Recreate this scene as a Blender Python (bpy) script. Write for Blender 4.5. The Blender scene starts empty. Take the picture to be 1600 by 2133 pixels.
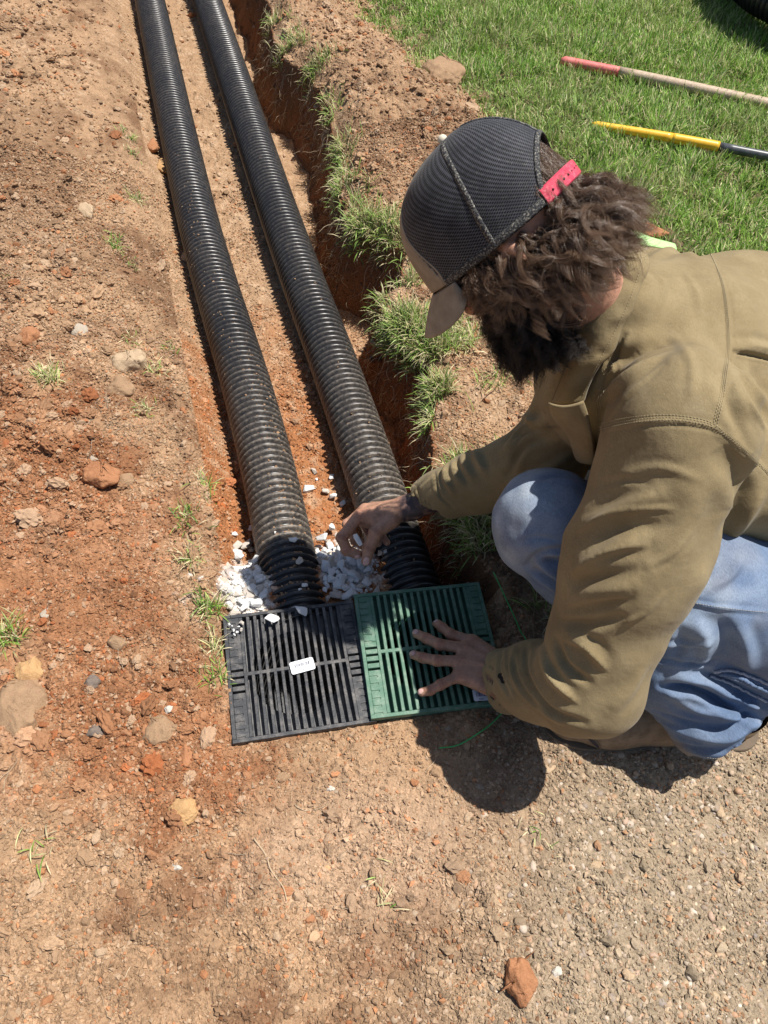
import bpy, bmesh, math, random
import numpy as np
from mathutils import Vector, Matrix
from mathutils.bvhtree import BVHTree

# ---------------------------------------------------------------- camera, world, sun
F = 1550.0; CX, CY = 800.0, 1066.5; H = 1.42
_d = np.array([30 - 800, -1150 - 1066, F]); _d = _d / np.linalg.norm(_d)
_n = np.array([.07, -.585, -.808]); _n = _n - (_n @ _d) * _d; _n = _n / np.linalg.norm(_n)
ROT = np.array([np.cross(_d, _n), _d, _n])          # world = ROT @ (right, down, forward)
def at(px, py, z):
    """world point on the level z where the camera sees that spot of the photograph"""
    r = ROT @ np.array([(px - CX) / F, (py - CY) / F, 1.0])
    return np.array([0, 0, H]) + r * (z - H) / r[2]
def proj(p):
    c = (np.asarray(p, float) - [0, 0, H]) @ ROT
    return np.stack([CX + F * c[..., 0] / c[..., 2], CY + F * c[..., 1] / c[..., 2]], -1)

scn = bpy.context.scene
cam = bpy.data.objects.new("camera", bpy.data.cameras.new("camera"))
scn.collection.objects.link(cam)
cam.data.sensor_fit = 'VERTICAL'; cam.data.sensor_height = 36.0
cam.data.lens = 36.0 * F / 2133.0
cam.data.clip_start = 0.02; cam.data.clip_end = 500
cam.matrix_world = Matrix([[ROT[0][0], -ROT[0][1], -ROT[0][2], 0], [ROT[1][0], -ROT[1][1], -ROT[1][2], 0],
                           [ROT[2][0], -ROT[2][1], -ROT[2][2], H], [0, 0, 0, 1]])
scn.camera = cam

SUN = Vector((.38, .05, 1.0)).normalized()          # towards the sun
elev = math.asin(SUN.z); azim = math.atan2(SUN.x, SUN.y)
world = bpy.data.worlds.new("World"); scn.world = world; world.use_nodes = True
wn = world.node_tree.nodes; wl = world.node_tree.links
sky = wn.new('ShaderNodeTexSky'); sky.sky_type = 'NISHITA'; sky.sun_disc = False
sky.sun_elevation = elev; sky.sun_rotation = azim
wl.new(sky.outputs[0], wn['Background'].inputs[0]); wn['Background'].inputs[1].default_value = 0.066
sl = bpy.data.lights.new("sun", 'SUN'); sl.energy = 4.9; sl.angle = math.radians(.5); sl.color = (1, .955, .89)
so = bpy.data.objects.new("sun", sl); scn.collection.objects.link(so)
so.rotation_euler = SUN.to_track_quat('Z', 'Y').to_euler()
scn.view_settings.view_transform = 'Standard'; scn.view_settings.look = 'None'
scn.view_settings.gamma = 1.0; scn.view_settings.exposure = 0.44
scn.cycles.max_bounces = 6; scn.cycles.transparent_max_bounces = 8

rng = np.random.default_rng(7); random.seed(7)

# ---------------------------------------------------------------- helpers
def link(o, parent=None):
    scn.collection.objects.link(o)
    if parent is not None: o.parent = parent
    return o
def tag(o, label=None, cat=None, group=None, kind=None):
    if label: o['label'] = label
    if cat: o['category'] = cat
    if group: o['group'] = group
    if kind: o['kind'] = kind
    return o
def empty(name, loc, label=None, cat=None, group=None):
    o = bpy.data.objects.new(name, None); link(o); o.location = tuple(float(v) for v in loc)
    o.empty_display_size = .05
    return tag(o, label, cat, group)
def mesh_np(name, V, faces, mat=None, parent=None, smooth=True, colors=None, local=True):
    """faces: (n,3)/(n,4) array or a list of such arrays; V in world space (moved into the parent's frame)"""
    V = np.asarray(V, float)
    me = bpy.data.meshes.new(name)
    if isinstance(faces, np.ndarray): faces = [faces]
    faces = [np.asarray(f, np.int64) for f in faces if len(f)]
    nl = sum(f.size for f in faces); nf = sum(len(f) for f in faces)
    me.vertices.add(len(V)); me.loops.add(nl); me.polygons.add(nf)
    off = np.array(parent.location) if (parent is not None and local) else np.zeros(3)
    me.vertices.foreach_set('co', (V - off).astype(np.float32).ravel())
    me.loops.foreach_set('vertex_index', np.concatenate([f.ravel() for f in faces]).astype(np.int32))
    tot = np.concatenate([np.full(len(f), f.shape[1]) for f in faces]).astype(np.int32)
    start = np.concatenate([[0], np.cumsum(tot)[:-1]]).astype(np.int32)
    me.polygons.foreach_set('loop_start', start); me.polygons.foreach_set('loop_total', tot)
    me.polygons.foreach_set('use_smooth', np.full(nf, bool(smooth)))
    me.update(calc_edges=True)
    if colors is not None:
        a = me.color_attributes.new('Col', 'FLOAT_COLOR', 'POINT')
        c = np.ones((len(V), 4), np.float32); c[:, :3] = np.asarray(colors)[:, :3]
        a.data.foreach_set('color', c.ravel())
    if mat: me.materials.append(mat)
    o = bpy.data.objects.new(name, me); link(o, parent)
    return o
class MB:
    """collects boxes, tubes and grids into one mesh"""
    def __init__(s): s.V = []; s.Q = []; s.T = []; s.n = 0; s.C = []
    def add(s, V, Q=None, T=None, col=None):
        V = np.asarray(V, float).reshape(-1, 3); s.V.append(V)
        if Q is not None and len(Q): s.Q.append(np.asarray(Q, np.int64) + s.n)
        if T is not None and len(T): s.T.append(np.asarray(T, np.int64) + s.n)
        s.C.append(np.tile(np.asarray(col if col is not None else (1, 1, 1), float), (len(V), 1)) if np.ndim(col) < 2 else np.asarray(col))
        s.n += len(V)
    def box(s, lo, hi, M=None, taper=0.0, col=None):
        x0, y0, z0 = lo; x1, y1, z1 = hi; t = taper
        V = np.array([[x0, y0, z0], [x1, y0, z0], [x1, y1, z0], [x0, y1, z0], [x0 + t, y0 + t, z1], [x1 - t, y0 + t, z1], [x1 - t, y1 - t, z1], [x0 + t, y1 - t, z1]])
        if M is not None: V = V @ M[:3, :3].T + M[:3, 3]
        s.add(V, [[0, 3, 2, 1], [4, 5, 6, 7], [0, 1, 5, 4], [1, 2, 6, 5], [2, 3, 7, 6], [3, 0, 4, 7]], col=col)
    def tube(s, P, R, seg=10, caps=True, col=None, scale=None, up=None):
        P = np.asarray(P, float); n = len(P); R = np.broadcast_to(np.asarray(R, float), (n,))
        T = np.gradient(P, axis=0); T /= np.linalg.norm(T, axis=1)[:, None] + 1e-12
        u = np.array(up if up is not None else (0, 0, 1.0)); 
        if abs(T[0] @ u) > .95: u = np.array([1.0, 0, 0])
        V = []
        a = np.linspace(0, 2 * np.pi, seg, endpoint=False)
        for i in range(n):
            u = u - (u @ T[i]) * T[i]; u /= np.linalg.norm(u); w = np.cross(T[i], u)
            sx, sy = (1, 1) if scale is None else scale
            V.append(P[i] + R[i] * (sx * np.cos(a)[:, None] * w + sy * np.sin(a)[:, None] * u))
        V = np.concatenate(V)
        i = np.arange(n - 1)[:, None] * seg; j = np.arange(seg)[None]; k = (j + 1) % seg
        Q = np.stack([i + j, i + k, i + seg + k, i + seg + j], -1).reshape(-1, 4)
        if caps:
            V = np.vstack([V, P[:1], P[-1:]]); c0, c1 = n * seg, n * seg + 1; j = np.arange(seg); k = (j + 1) % seg
            T3 = np.concatenate([np.stack([np.full(seg, c0), k, j], -1), np.stack([np.full(seg, c1), (n - 1) * seg + j, (n - 1) * seg + k], -1)])
        else: T3 = None
        s.add(V, Q, T3, col=col)
    def build(s, name, mat, parent=None, smooth=False, colors=False, bevel=0.0, local=True):
        F_ = []
        if s.Q: F_.append(np.concatenate(s.Q))
        if s.T: F_.append(np.concatenate(s.T))
        o = mesh_np(name, np.concatenate(s.V), F_, mat, parent, smooth, np.concatenate(s.C) if colors else None, local)
        if bevel:
            m = o.modifiers.new('Bevel', 'BEVEL'); m.width = bevel; m.segments = 1; m.limit_method = 'ANGLE'
        return o

def _hash(ix, iy, iz, seed):
    h = (ix.astype(np.int64) * 374761393 + iy.astype(np.int64) * 668265263 + iz.astype(np.int64) * 2147483647 + int(seed) * 144269) & 0xFFFFFFFF
    h = ((h ^ (h >> 13)) * 1274126177) & 0xFFFFFFFF
    h = ((h ^ (h >> 15)) * 2246822519) & 0xFFFFFFFF
    return ((h ^ (h >> 16)) & 0xFFFFFF) / float(0xFFFFFF)
def n2(x, y, s, seed=0):
    x = np.asarray(x, float) / s; y = np.asarray(y, float) / s
    ix = np.floor(x); iy = np.floor(y); fx = x - ix; fy = y - iy; fx = fx * fx * (3 - 2 * fx); fy = fy * fy * (3 - 2 * fy)
    z = np.zeros_like(ix)
    a = _hash(ix, iy, z, seed); b = _hash(ix + 1, iy, z, seed); c = _hash(ix, iy + 1, z, seed); d = _hash(ix + 1, iy + 1, z, seed)
    return ((a * (1 - fx) + b * fx) * (1 - fy) + (c * (1 - fx) + d * fx) * fy) * 2 - 1
def fbm(x, y, s, seed=0, o=4, g=.5):
    r = 0; a = 1; t = 0
    for k in range(o): r = r + a * n2(x, y, s / 2 ** k, seed + 17 * k); t += a; a *= g
    return r / t
def n3(P, s, seed=0):
    P = np.asarray(P, float) / s; I = np.floor(P); f = P - I; f = f * f * (3 - 2 * f); r = 0
    for dx in (0, 1):
        for dy in (0, 1):
            for dz in (0, 1):
                w = (f[..., 0] if dx else 1 - f[..., 0]) * (f[..., 1] if dy else 1 - f[..., 1]) * (f[..., 2] if dz else 1 - f[..., 2])
                r = r + w * _hash(I[..., 0] + dx, I[..., 1] + dy, I[..., 2] + dz, seed)
    return r * 2 - 1
def cells(x, y, s, seed=0):
    """distance to the nearest of jittered points, and that point's own random number"""
    x = np.asarray(x, float) / s; y = np.asarray(y, float) / s; ix = np.floor(x); iy = np.floor(y)
    best = np.full(x.shape, 9.0); idv = np.zeros(x.shape); sec = np.full(x.shape, 9.0)
    for dx in (-1, 0, 1):
        for dy in (-1, 0, 1):
            cx, cy = ix + dx, iy + dy; z = np.zeros_like(cx)
            px = cx + .15 + .7 * _hash(cx, cy, z, seed); py = cy + .15 + .7 * _hash(cx, cy, z + 1, seed)
            dd = np.hypot(px - x, py - y); m = dd < best
            sec = np.where(m, best, np.minimum(sec, dd)); best = np.where(m, dd, best)
            idv = np.where(m, _hash(cx, cy, z + 2, seed), idv)
    return best, sec - best, idv
def sst(a, b, x):
    t = np.clip((np.asarray(x, float) - a) / (b - a), 0, 1); return t * t * (3 - 2 * t)
def mix(a, b, t):
    t = np.asarray(t)[..., None]; return np.asarray(a) * (1 - t) + np.asarray(b) * t
def inpoly(x, y, P):
    P = np.asarray(P)[:, :2]; r = np.zeros(np.shape(x), bool); j = len(P) - 1
    for i in range(len(P)):
        xi, yi = P[i]; xj, yj = P[j]
        c = ((yi > y) != (yj > y)) & (x < (xj - xi) * (y - yi) / (yj - yi + 1e-12) + xi); r ^= c; j = i
    return r
def spline(P, n, closed=False):
    """Catmull-Rom through the points, n samples"""
    P = np.asarray(P, float); m = len(P)
    Q = np.vstack([2 * P[0] - P[1], P, 2 * P[-1] - P[-2]]); t = np.linspace(0, m - 1 - 1e-9, n); i = t.astype(int); f = (t - i)[:, None]
    a, b, c, d = Q[i], Q[i + 1], Q[i + 2], Q[i + 3]
    return .5 * (2 * b + (c - a) * f + (2 * a - 5 * b + 4 * c - d) * f ** 2 + (3 * b - a - 3 * c + d) * f ** 3)

# ---------------------------------------------------------------- materials
class NT:
    def __init__(s, name):
        s.m = bpy.data.materials.new(name); s.m.use_nodes = True; s.t = s.m.node_tree; s.b = s.t.nodes['Principled BSDF']
        s.tc = None
    def n(s, k, **kw):
        o = s.t.nodes.new('ShaderNode' + k)
        for a, v in kw.items():
            if a.startswith('i_'):
                o.inputs[a[2:].replace('_', ' ')].default_value = v
            else: setattr(o, a, v)
        return o
    def l(s, a, b): s.t.links.new(a, b)
    def co(s, kind='Object'):
        if s.tc is None: s.tc = s.n('TexCoord')
        return s.tc.outputs[kind]
    def noise(s, scale, detail=4, rough=.55, vec=None, dist=0):
        o = s.n('TexNoise'); o.inputs['Scale'].default_value = scale; o.inputs['Detail'].default_value = detail
        o.inputs['Roughness'].default_value = rough; o.inputs['Distortion'].default_value = dist
        s.l(vec if vec is not None else s.co(), o.inputs['Vector']); return o.outputs['Fac']
    def vor(s, scale, feat='F1', out='Distance', vec=None, rnd=1):
        o = s.n('TexVoronoi'); o.feature = feat; o.inputs['Scale'].default_value = scale; o.inputs['Randomness'].default_value = rnd
        s.l(vec if vec is not None else s.co(), o.inputs['Vector']); return o.outputs[out]
    def ramp(s, fac, stops):
        o = s.n('ValToRGB'); e = o.color_ramp.elements
        while len(e) < len(stops): e.new(.5)
        for k, (p, c) in enumerate(stops):
            e[k].position = p; e[k].color = (*c, 1) if not np.isscalar(c) else (c, c, c, 1)
        s.l(fac, o.inputs[0]); return o.outputs[0]
    def mixc(s, f, a, b, mode='MIX'):
        o = s.n('MixRGB', blend_type=mode)
        for k, v in ((0, f), (1, a), (2, b)):
            if hasattr(v, 'is_linked'): s.l(v, o.inputs[k])
            elif k == 0: o.inputs[0].default_value = v
            else: o.inputs[k].default_value = (*v, 1)
        return o.outputs[0]
    def math(s, op, a, b=0.0, c=0.0):
        o = s.n('Math', operation=op)
        for k, v in enumerate((a, b, c)):
            if hasattr(v, 'is_linked'): s.l(v, o.inputs[k])
            else: o.inputs[k].default_value = v
        return o.outputs[0]
    def bump(s, h, strength=.5, dist=.002, prev=None):
        o = s.n('Bump'); o.inputs['Strength'].default_value = strength; o.inputs['Distance'].default_value = dist
        s.l(h, o.inputs['Height'])
        if prev is not None: s.l(prev, o.inputs['Normal'])
        return o.outputs[0]
    def attr(s, name='Col'):
        o = s.n('Attribute'); o.attribute_name = name; return o.outputs['Color']
    def done(s, col=None, rough=None, nrm=None, **kw):
        B = s.b.inputs
        for k, v in (('Base Color', col), ('Roughness', rough), ('Normal', nrm)):
            if v is None: continue
            if hasattr(v, 'is_linked'): s.l(v, B[k])
            else: B[k].default_value = (*v, 1) if k == 'Base Color' else v
        for k, v in kw.items(): B[k.replace('_', ' ')].default_value = v
        return s.m
# ---------------------------------------------------------------- the ground, with the trench
def G(c, s=(2.4, 1.6)): return c
GB_C = np.array([.0985, .6335]); GB_A = math.radians(-4.7)
GG_C = np.array([.370, .606]); GG_A = math.radians(-7.6)
GS = .278
def xlip(y):
    y = np.asarray(y, float)
    e = np.interp(y, [.2, .7, 1.0, 1.09, 1.19, 1.29, 1.35, 1.45, 1.49, 1.54, 1.73, 1.78, 1.91, 1.97, 2.05, 2.13, 2.22, 2.31, 2.47, 2.63, 2.77, 2.97, 3.16, 3.26, 3.43, 3.72, 4.5, 6],
                  [.56, .56, .54, .535, .555, .606, .63, .653, .62, .578, .568, .645, .705, .663, .595, .582, .613, .592, .64, .665, .685, .70, .685, .62, .609, .633, .66, .70])
    return e + .012 * n2(y, y * 0, .09, 5) + .006 * n2(y, y * 0, .03, 6)
def xbot(y): return np.maximum(xlip(y) - .075, .50) + .012 * n2(y, np.asarray(y) * 0 + 3, .2, 8) - .012
def xleft(y): return -.055 + .03 * n2(y, np.asarray(y) * 0, .35, 11) + .012 * n2(y, np.asarray(y) * 0, .08, 12) - .05 * sst(1.2, 2.4, y)
def lawn_edge(y):       # x beyond which the turf starts
    return np.interp(y, [-1, 1.3, 1.7, 2.0, 2.4, 2.75, 3.1, 3.6, 4.5, 8], [1.9, 1.55, 1.42, 1.32, 1.30, 1.22, 1.14, 1.08, 1.1, 1.3]) + .05 * n2(y, np.asarray(y) * 0, .2, 31)
def hgt(x, y, fine=True):
    x = np.asarray(x, float); y = np.asarray(y, float)
    xl, xb, xw = xleft(y), xbot(y), xlip(y)
    up = .10 * sst(-.08, -.45, x) * sst(.8, 1.5, y) + .02 * fbm(x, y, .5, 9, 2) + .012 * fbm(x, y, .25, 3, 3)
    heap = .055 * sst(0, .14, x - xw) * (1 - sst(-.16, .02, x - lawn_edge(y))) * sst(1.9, 2.4, y) + .035 * sst(-.01, .06, x - xw) * sst(1.0, 1.5, y)
    top = up + heap
    D = (.137 + .125 * sst(.425, .485, x)) * sst(.62, .80, y)
    left = 1 - (1 - sst(0, 1, (x - xl) / (.075 - xl))) ** 1.0
    t = np.clip((x - xb) / (xw - xb), 0, 1); t = np.clip(t + .16 * fbm(y, t * .12, .05, 77, 3) * np.sin(np.pi * t), 0, 1)
    right = 1 - t ** 2.1
    z = top * (1 - left * right) - D * left * right * np.where(x < xb, 1, 1)
    # white rubble tipped round the pipe ends
    g = sst(1.0, .86, y) * sst(.70, .78, y)
    z = np.where((g > .02) & (x < .42), np.maximum(z, -.135 + g * np.where(x < .13, .115, .100) * sst(-.03, .06, x + .08) * (1 - sst(.38, .42, x)) * (D > .01)), z)
    # hollow under the two drain basins
    for c, a in ((GB_C, GB_A), (GG_C, GG_A)):
        u = (x - c[0]) * math.cos(a) + (y - c[1]) * math.sin(a); v = -(x - c[0]) * math.sin(a) + (y - c[1]) * math.cos(a)
        m = (1 - sst(GS / 2 - .016, GS / 2 - .005, np.abs(u))) * (1 - sst(GS / 2 - .016, GS / 2 - .005, np.abs(v)))
        z = z - .26 * m
        m2 = (1 - sst(GS / 2 + .0, GS / 2 + .03, np.abs(u))) * (1 - sst(GS / 2 + .0, GS / 2 + .03, np.abs(v)))
        z = z - .006 * m2 * (1 - m)
    if fine:
        rough = .35 + .65 * rough_mask(x, y); wall = (t > 0) & (t < 1)
        z = z + .010 * rough * fbm(x, y, .10, 40, 3)
        for s, a, sd in ((.075, .032, 51), (.032, .015, 52), (.013, .0066, 53)):
            d, e, i = cells(x + .25 * s * n2(x, y, s * .4, sd + 5), y + .25 * s * n2(x, y, s * .4, sd + 6), s, sd)
            z = z + a * rough * (np.clip(.75 - d, 0, 1) * 1.3 * (i - .25) * np.clip(e * 4, 0, 1))
        z = z + .0022 * (.5 + rough) * fbm(x, y, .012, 60, 2)
    return z
def rough_mask(x, y):
    c1 = np.exp(-(((x + .22) / .22) ** 2 + ((y - .60) / .22) ** 2))
    c2 = sst(-.05, -.3, x) * sst(.85, 1.2, y) * (1 + .5 * np.exp(-(((x + .36) / .2) ** 2 + ((y - 1.2) / .3) ** 2)))
    c3 = sst(0, .08, x - xlip(y)) * sst(1.2, 1.6, y)
    c4 = .8 * ((x > xbot(y)) & (x < xlip(y)))
    smooth = 1 - sst(.15, .55, x) * (1 - sst(.5, .7, y))
    return np.clip(np.maximum.reduce([c1, c2, c3, c4 * 1.0, .38 + .4 * n2(x, y, .15, 90)]), 0, 1.35) * (.25 + .75 * smooth)
def drive_mask(x, y):   # exposed aggregate showing through at the right
    return sst(-.10, .28, (x - .30) * .8 - (y - .24) * .62 + .07 * fbm(x, y, .14, 120, 4)) * (1 - sst(.55, .8, y))
TAN = np.array((.37, .235, .137)); RED = np.array((.30, .118, .048)); BRN = np.array((.20, .115, .064)); PALE = np.array((.47, .335, .22))
ORG = np.array((.36, .155, .065)); GREY = np.array((.325, .26, .18)); WHT = np.array((.74, .71, .66))
def soil_col(x, y, z=None):
    a = fbm(x, y, .35, 200, 5, .6); b = fbm(x, y, .09, 210, 5, .6); c = fbm(x, y, .02, 220, 3)
    col = mix(TAN, BRN, sst(-.1, .55, a * .6 + b * .7 + .06))
    col = mix(col, PALE, .8 * sst(.1, .6, -a * .5 + c * .5 + b * .4))
    redm = sst(.05, .75, .95 * np.exp(-(((x + .40) / .30) ** 2 + ((y - 1.05) / .45) ** 2)) + .8 * np.exp(-(((x + .16) / .20) ** 2 + ((y - .52) / .18) ** 2)) + .55 * b)
    col = mix(col, RED, .66 * redm); col = mix(col, BRN, .55 * sst(.0, .5, np.exp(-(((x + .38) / .25) ** 2 + ((y - 2.4) / .6) ** 2)) * .6 + .5 * b))
    tr = (x > -.01) & (x < xlip(y) - .005) & (y > .7)
    col = np.where(tr[..., None], mix(mix(ORG, TAN, sst(1.3, 2.1, y + .3 * b)), PALE, .5 * sst(.0, .6, c + .5 * b)), col)
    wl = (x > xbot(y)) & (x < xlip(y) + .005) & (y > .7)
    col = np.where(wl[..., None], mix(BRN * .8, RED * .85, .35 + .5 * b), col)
    col = mix(col, GREY, .85 * drive_mask(x, y))
    dust = sst(.1, .9, np.exp(-(((x - .16) / .22) ** 2 + ((y - .27) / .14) ** 2)) + .3 * b)
    col = mix(col, (.42, .285, .185), .8 * dust)
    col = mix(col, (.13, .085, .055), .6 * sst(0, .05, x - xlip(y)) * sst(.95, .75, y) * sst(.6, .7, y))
    w = np.exp(-(((x - .035) / .062) ** 2 + ((y - .865) / .11) ** 2)) + np.exp(-(((x - .27) / .09) ** 2 + ((y - .90) / .12) ** 2)) + .35 * np.exp(-(((x + .09) / .07) ** 2 + ((y - .86) / .10) ** 2))
    col = mix(col, WHT, .95 * sst(.38, .75, w + .35 * c + .1 * b))
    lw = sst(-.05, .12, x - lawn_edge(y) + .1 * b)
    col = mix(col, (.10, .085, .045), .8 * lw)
    col = col * (1 + .16 * c + .10 * fbm(x, y, .006, 230, 2))[..., None]
    return np.clip(col, .01, .9)
def geo(a, b, n, p=2.2): return a + (b - a) * np.linspace(0, 1, n) ** p
uy = np.concatenate([geo(-.62, -40, 26)[::-1], np.arange(-.61, 1.6, .0032), np.arange(1.6, 4.7, .0065), geo(4.71, 70, 30)])
yy = uy
XB, XL = xbot(yy)[:, None], xlip(yy)[:, None]
def band(n, p=1): return np.linspace(0, 1, n, endpoint=False)[None] ** p
cols = [geo(-.72, -40, 22)[::-1][None] + 0 * XB, -.70 + (XB + .70) * band(380), XB + (XL - XB) * band(36),
        XL + (1.25 - XL) * band(200), 1.25 + (3.6 - 1.25) * band(230), np.minimum(geo(3.61, 60, 24), 60)[None] + 0 * XB]
GXX = np.concatenate([np.broadcast_to(c, (len(yy), c.shape[1])) for c in cols], 1); GYY = np.broadcast_to(yy[:, None], GXX.shape)
gz = hgt(GXX, GYY)
far = np.maximum(sst(4, 8, np.abs(GXX)), sst(5, 9, np.abs(GYY))); gz = gz * (1 - far)
nr, nc = GXX.shape
ii = np.arange(nr - 1)[:, None] * nc + np.arange(nc - 1)[None]
gq = np.stack([ii, ii + 1, ii + nc + 1, ii + nc], -1).reshape(-1, 4)
M = NT('soil')
c0 = M.attr(); nz = M.noise(160, 5, .7); nz2 = M.noise(600, 3, .7)
cc = M.mixc(1, c0, M.ramp(nz, [(.28, .70), (.72, 1.26)]), 'MULTIPLY'); cc = M.mixc(1, cc, M.ramp(nz2, [(.3, .8), (.7, 1.18)]), 'MULTIPLY')
v1 = M.vor(130); v2 = M.vor(330)
bm_ = M.bump(v1, .8, .004); bm_ = M.bump(v2, .7, .0018, bm_); bm_ = M.bump(nz2, .6, .001, bm_)
soil = M.done(cc, .95, bm_, Specular_IOR_Level=.15)
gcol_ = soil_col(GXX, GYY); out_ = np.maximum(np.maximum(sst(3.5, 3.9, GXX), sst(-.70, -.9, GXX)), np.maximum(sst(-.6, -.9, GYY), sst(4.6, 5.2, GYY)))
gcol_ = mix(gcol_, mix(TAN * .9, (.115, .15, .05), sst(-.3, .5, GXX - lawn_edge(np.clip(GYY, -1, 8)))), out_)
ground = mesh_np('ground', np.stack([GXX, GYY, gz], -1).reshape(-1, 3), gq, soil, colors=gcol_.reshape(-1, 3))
tag(ground, kind='structure')

# ---------------------------------------------------------------- loose grit, crumbs and pebbles
def ico(sub):
    b = bmesh.new(); bmesh.ops.create_icosphere(b, subdivisions=sub, radius=1)
    V = np.array([v.co[:] for v in b.verts]); T = np.array([[v.index for v in f.verts] for f in b.faces]); b.free(); return V, T
ICO1, ICO2, ICO3 = ico(1), ico(2), ico(3)
def rotmats(n, r):
    q = r.normal(size=(n, 4)); q /= np.linalg.norm(q, axis=1)[:, None]; w, x, y, z = q.T
    return np.stack([np.stack([1 - 2 * (y * y + z * z), 2 * (x * y - w * z), 2 * (x * z + w * y)], -1), np.stack([2 * (x * y + w * z), 1 - 2 * (x * x + z * z), 2 * (y * z - w * x)], -1),
                     np.stack([2 * (x * z - w * y), 2 * (y * z + w * x), 1 - 2 * (x * x + y * y)], -1)], 1)
def scatter(name, P, S, C, mat, label, base=None, flat=.7, jag=.25, upright=False, r=rng, sm=False):
    V0, T0 = base or ICO1; n = len(P)
    V = np.broadcast_to(V0, (n, len(V0), 3)) * (1 + jag * r.uniform(-1, 1, (n, len(V0), 1)))
    V = V * r.uniform([.8, .55, .45], [1.25, .95, .8], (n, 3))[:, None]
    if upright:
        a = r.uniform(0, 2 * np.pi, n); c, s_ = np.cos(a), np.sin(a); Rm = np.zeros((n, 3, 3)); Rm[:, 0, 0] = c; Rm[:, 0, 1] = -s_; Rm[:, 1, 0] = s_; Rm[:, 1, 1] = c; Rm[:, 2, 2] = 1
    else: Rm = rotmats(n, r)
    V = np.einsum('nij,nkj->nki', Rm, V); V[..., 2] *= flat
    V = V * S[:, None, None] + P[:, None]
    T = (T0[None] + (np.arange(n) * len(V0))[:, None, None]).reshape(-1, 3)
    o = mesh_np(name, V.reshape(-1, 3), T, mat, smooth=sm, colors=np.repeat(C, len(V0), 0))
    return tag(o, label, 'ground cover', kind='stuff')
M = NT('grit'); nz = M.noise(500, 3, .7)
grit = M.done(M.mixc(1, M.attr(), M.ramp(nz, [(.3, .75), (.7, 1.2)]), 'MULTIPLY'), .9, M.bump(nz, .5, .001), Specular_IOR_Level=.2)
M = NT('river_pebble'); nz = M.noise(260, 4, .6)
pebm = M.done(M.mixc(1, M.attr(), M.ramp(nz, [(.3, .78), (.7, 1.15)]), 'MULTIPLY'), .62, M.bump(nz, .2, .001), Specular_IOR_Level=.45)
def clear_of_grates(x, y, m=.0):
    ok = np.ones(len(x), bool)
    for c, a in ((GB_C, GB_A), (GG_C, GG_A)):
        u = (x - c[0]) * math.cos(a) + (y - c[1]) * math.sin(a); v = -(x - c[0]) * math.sin(a) + (y - c[1]) * math.cos(a)
        ok &= ~((np.abs(u) < GS / 2 + m) & (np.abs(v) < GS / 2 + m))
    return ok
def cand(n, x0, x1, y0, y1): return rng.uniform(x0, x1, n), rng.uniform(y0, y1, n)
# crumbs everywhere on bare soil, thicker where it is cloddy
def crumbs(name, n, smin, smax, dens, y1, label, base=None, colj=.3, sink=.2):
    x, y = cand(n, -.75, 1.9, -.5, y1)
    pr = dens(x, y) * np.where((x > .0) & (x < xlip(y)) & (y > .72), .6, 1); keep = (rng.uniform(0, 1, n) < pr) & clear_of_grates(x, y, .002) & (x < lawn_edge(y) + .05)
    px = proj(np.stack([x, y, 0 * x], -1)); keep &= (px[:, 0] > -60) & (px[:, 0] < 1660) & (px[:, 1] > -60) & (px[:, 1] < 2200)
    x, y = x[keep], y[keep]; k = len(x)
    S = smin * (smax / smin) ** (rng.uniform(0, 1, k) ** 2.2)
    C = soil_col(x, y) * rng.uniform(1 - colj, 1 + colj * .9, (k, 1)) ; u = rng.uniform(0, 1, k)
    C = np.where((u < .10)[:, None], C * [1.12, .82, .66], C); C = np.where((u > .84)[:, None], mix(C, PALE, np.full(k, .65)), C)
    z = hgt(x, y) + S * (.35 - sink)
    return scatter(name, np.stack([x, y, z], -1), S, np.clip(C, .02, .8), grit, label, base)
OCT = (np.array([[1, 0, 0], [-1, 0, 0], [0, 1, 0], [0, -1, 0], [0, 0, 1], [0, 0, -1.0]]), np.array([[0, 2, 4], [2, 1, 4], [1, 3, 4], [3, 0, 4], [2, 0, 5], [1, 2, 5], [3, 1, 5], [0, 3, 5]]))
crumbs('soil_crumbs', 620000, .0022, .0068, lambda x, y: (.30 + .8 * rough_mask(x, y)) * np.clip(1.0 + .8 * n2(x, y, .07, 800) + .5 * n2(x, y, .02, 801), .1, 1.3), 2.6, 'small crumbs of dry tan soil strewn over the bare ground', OCT, colj=.38, sink=.1)
crumbs('soil_clods', 34000, .0045, .0125, lambda x, y: .08 + .9 * rough_mask(x, y) ** 1.5, 4.5, 'crumbly reddish clods of dug soil lying along the trench', ICO2, colj=.3, sink=.15)
crumbs('dug_clods', 9000, .009, .026, lambda x, y: np.clip(rough_mask(x, y) * 1.5 - .55, 0, 1) * (.18 + .9 * (n2(x, y, .14, 700) > .05)), 4.5, 'fist sized broken clods of dug soil beside the trench', ICO3, colj=.25, sink=.25)
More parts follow.
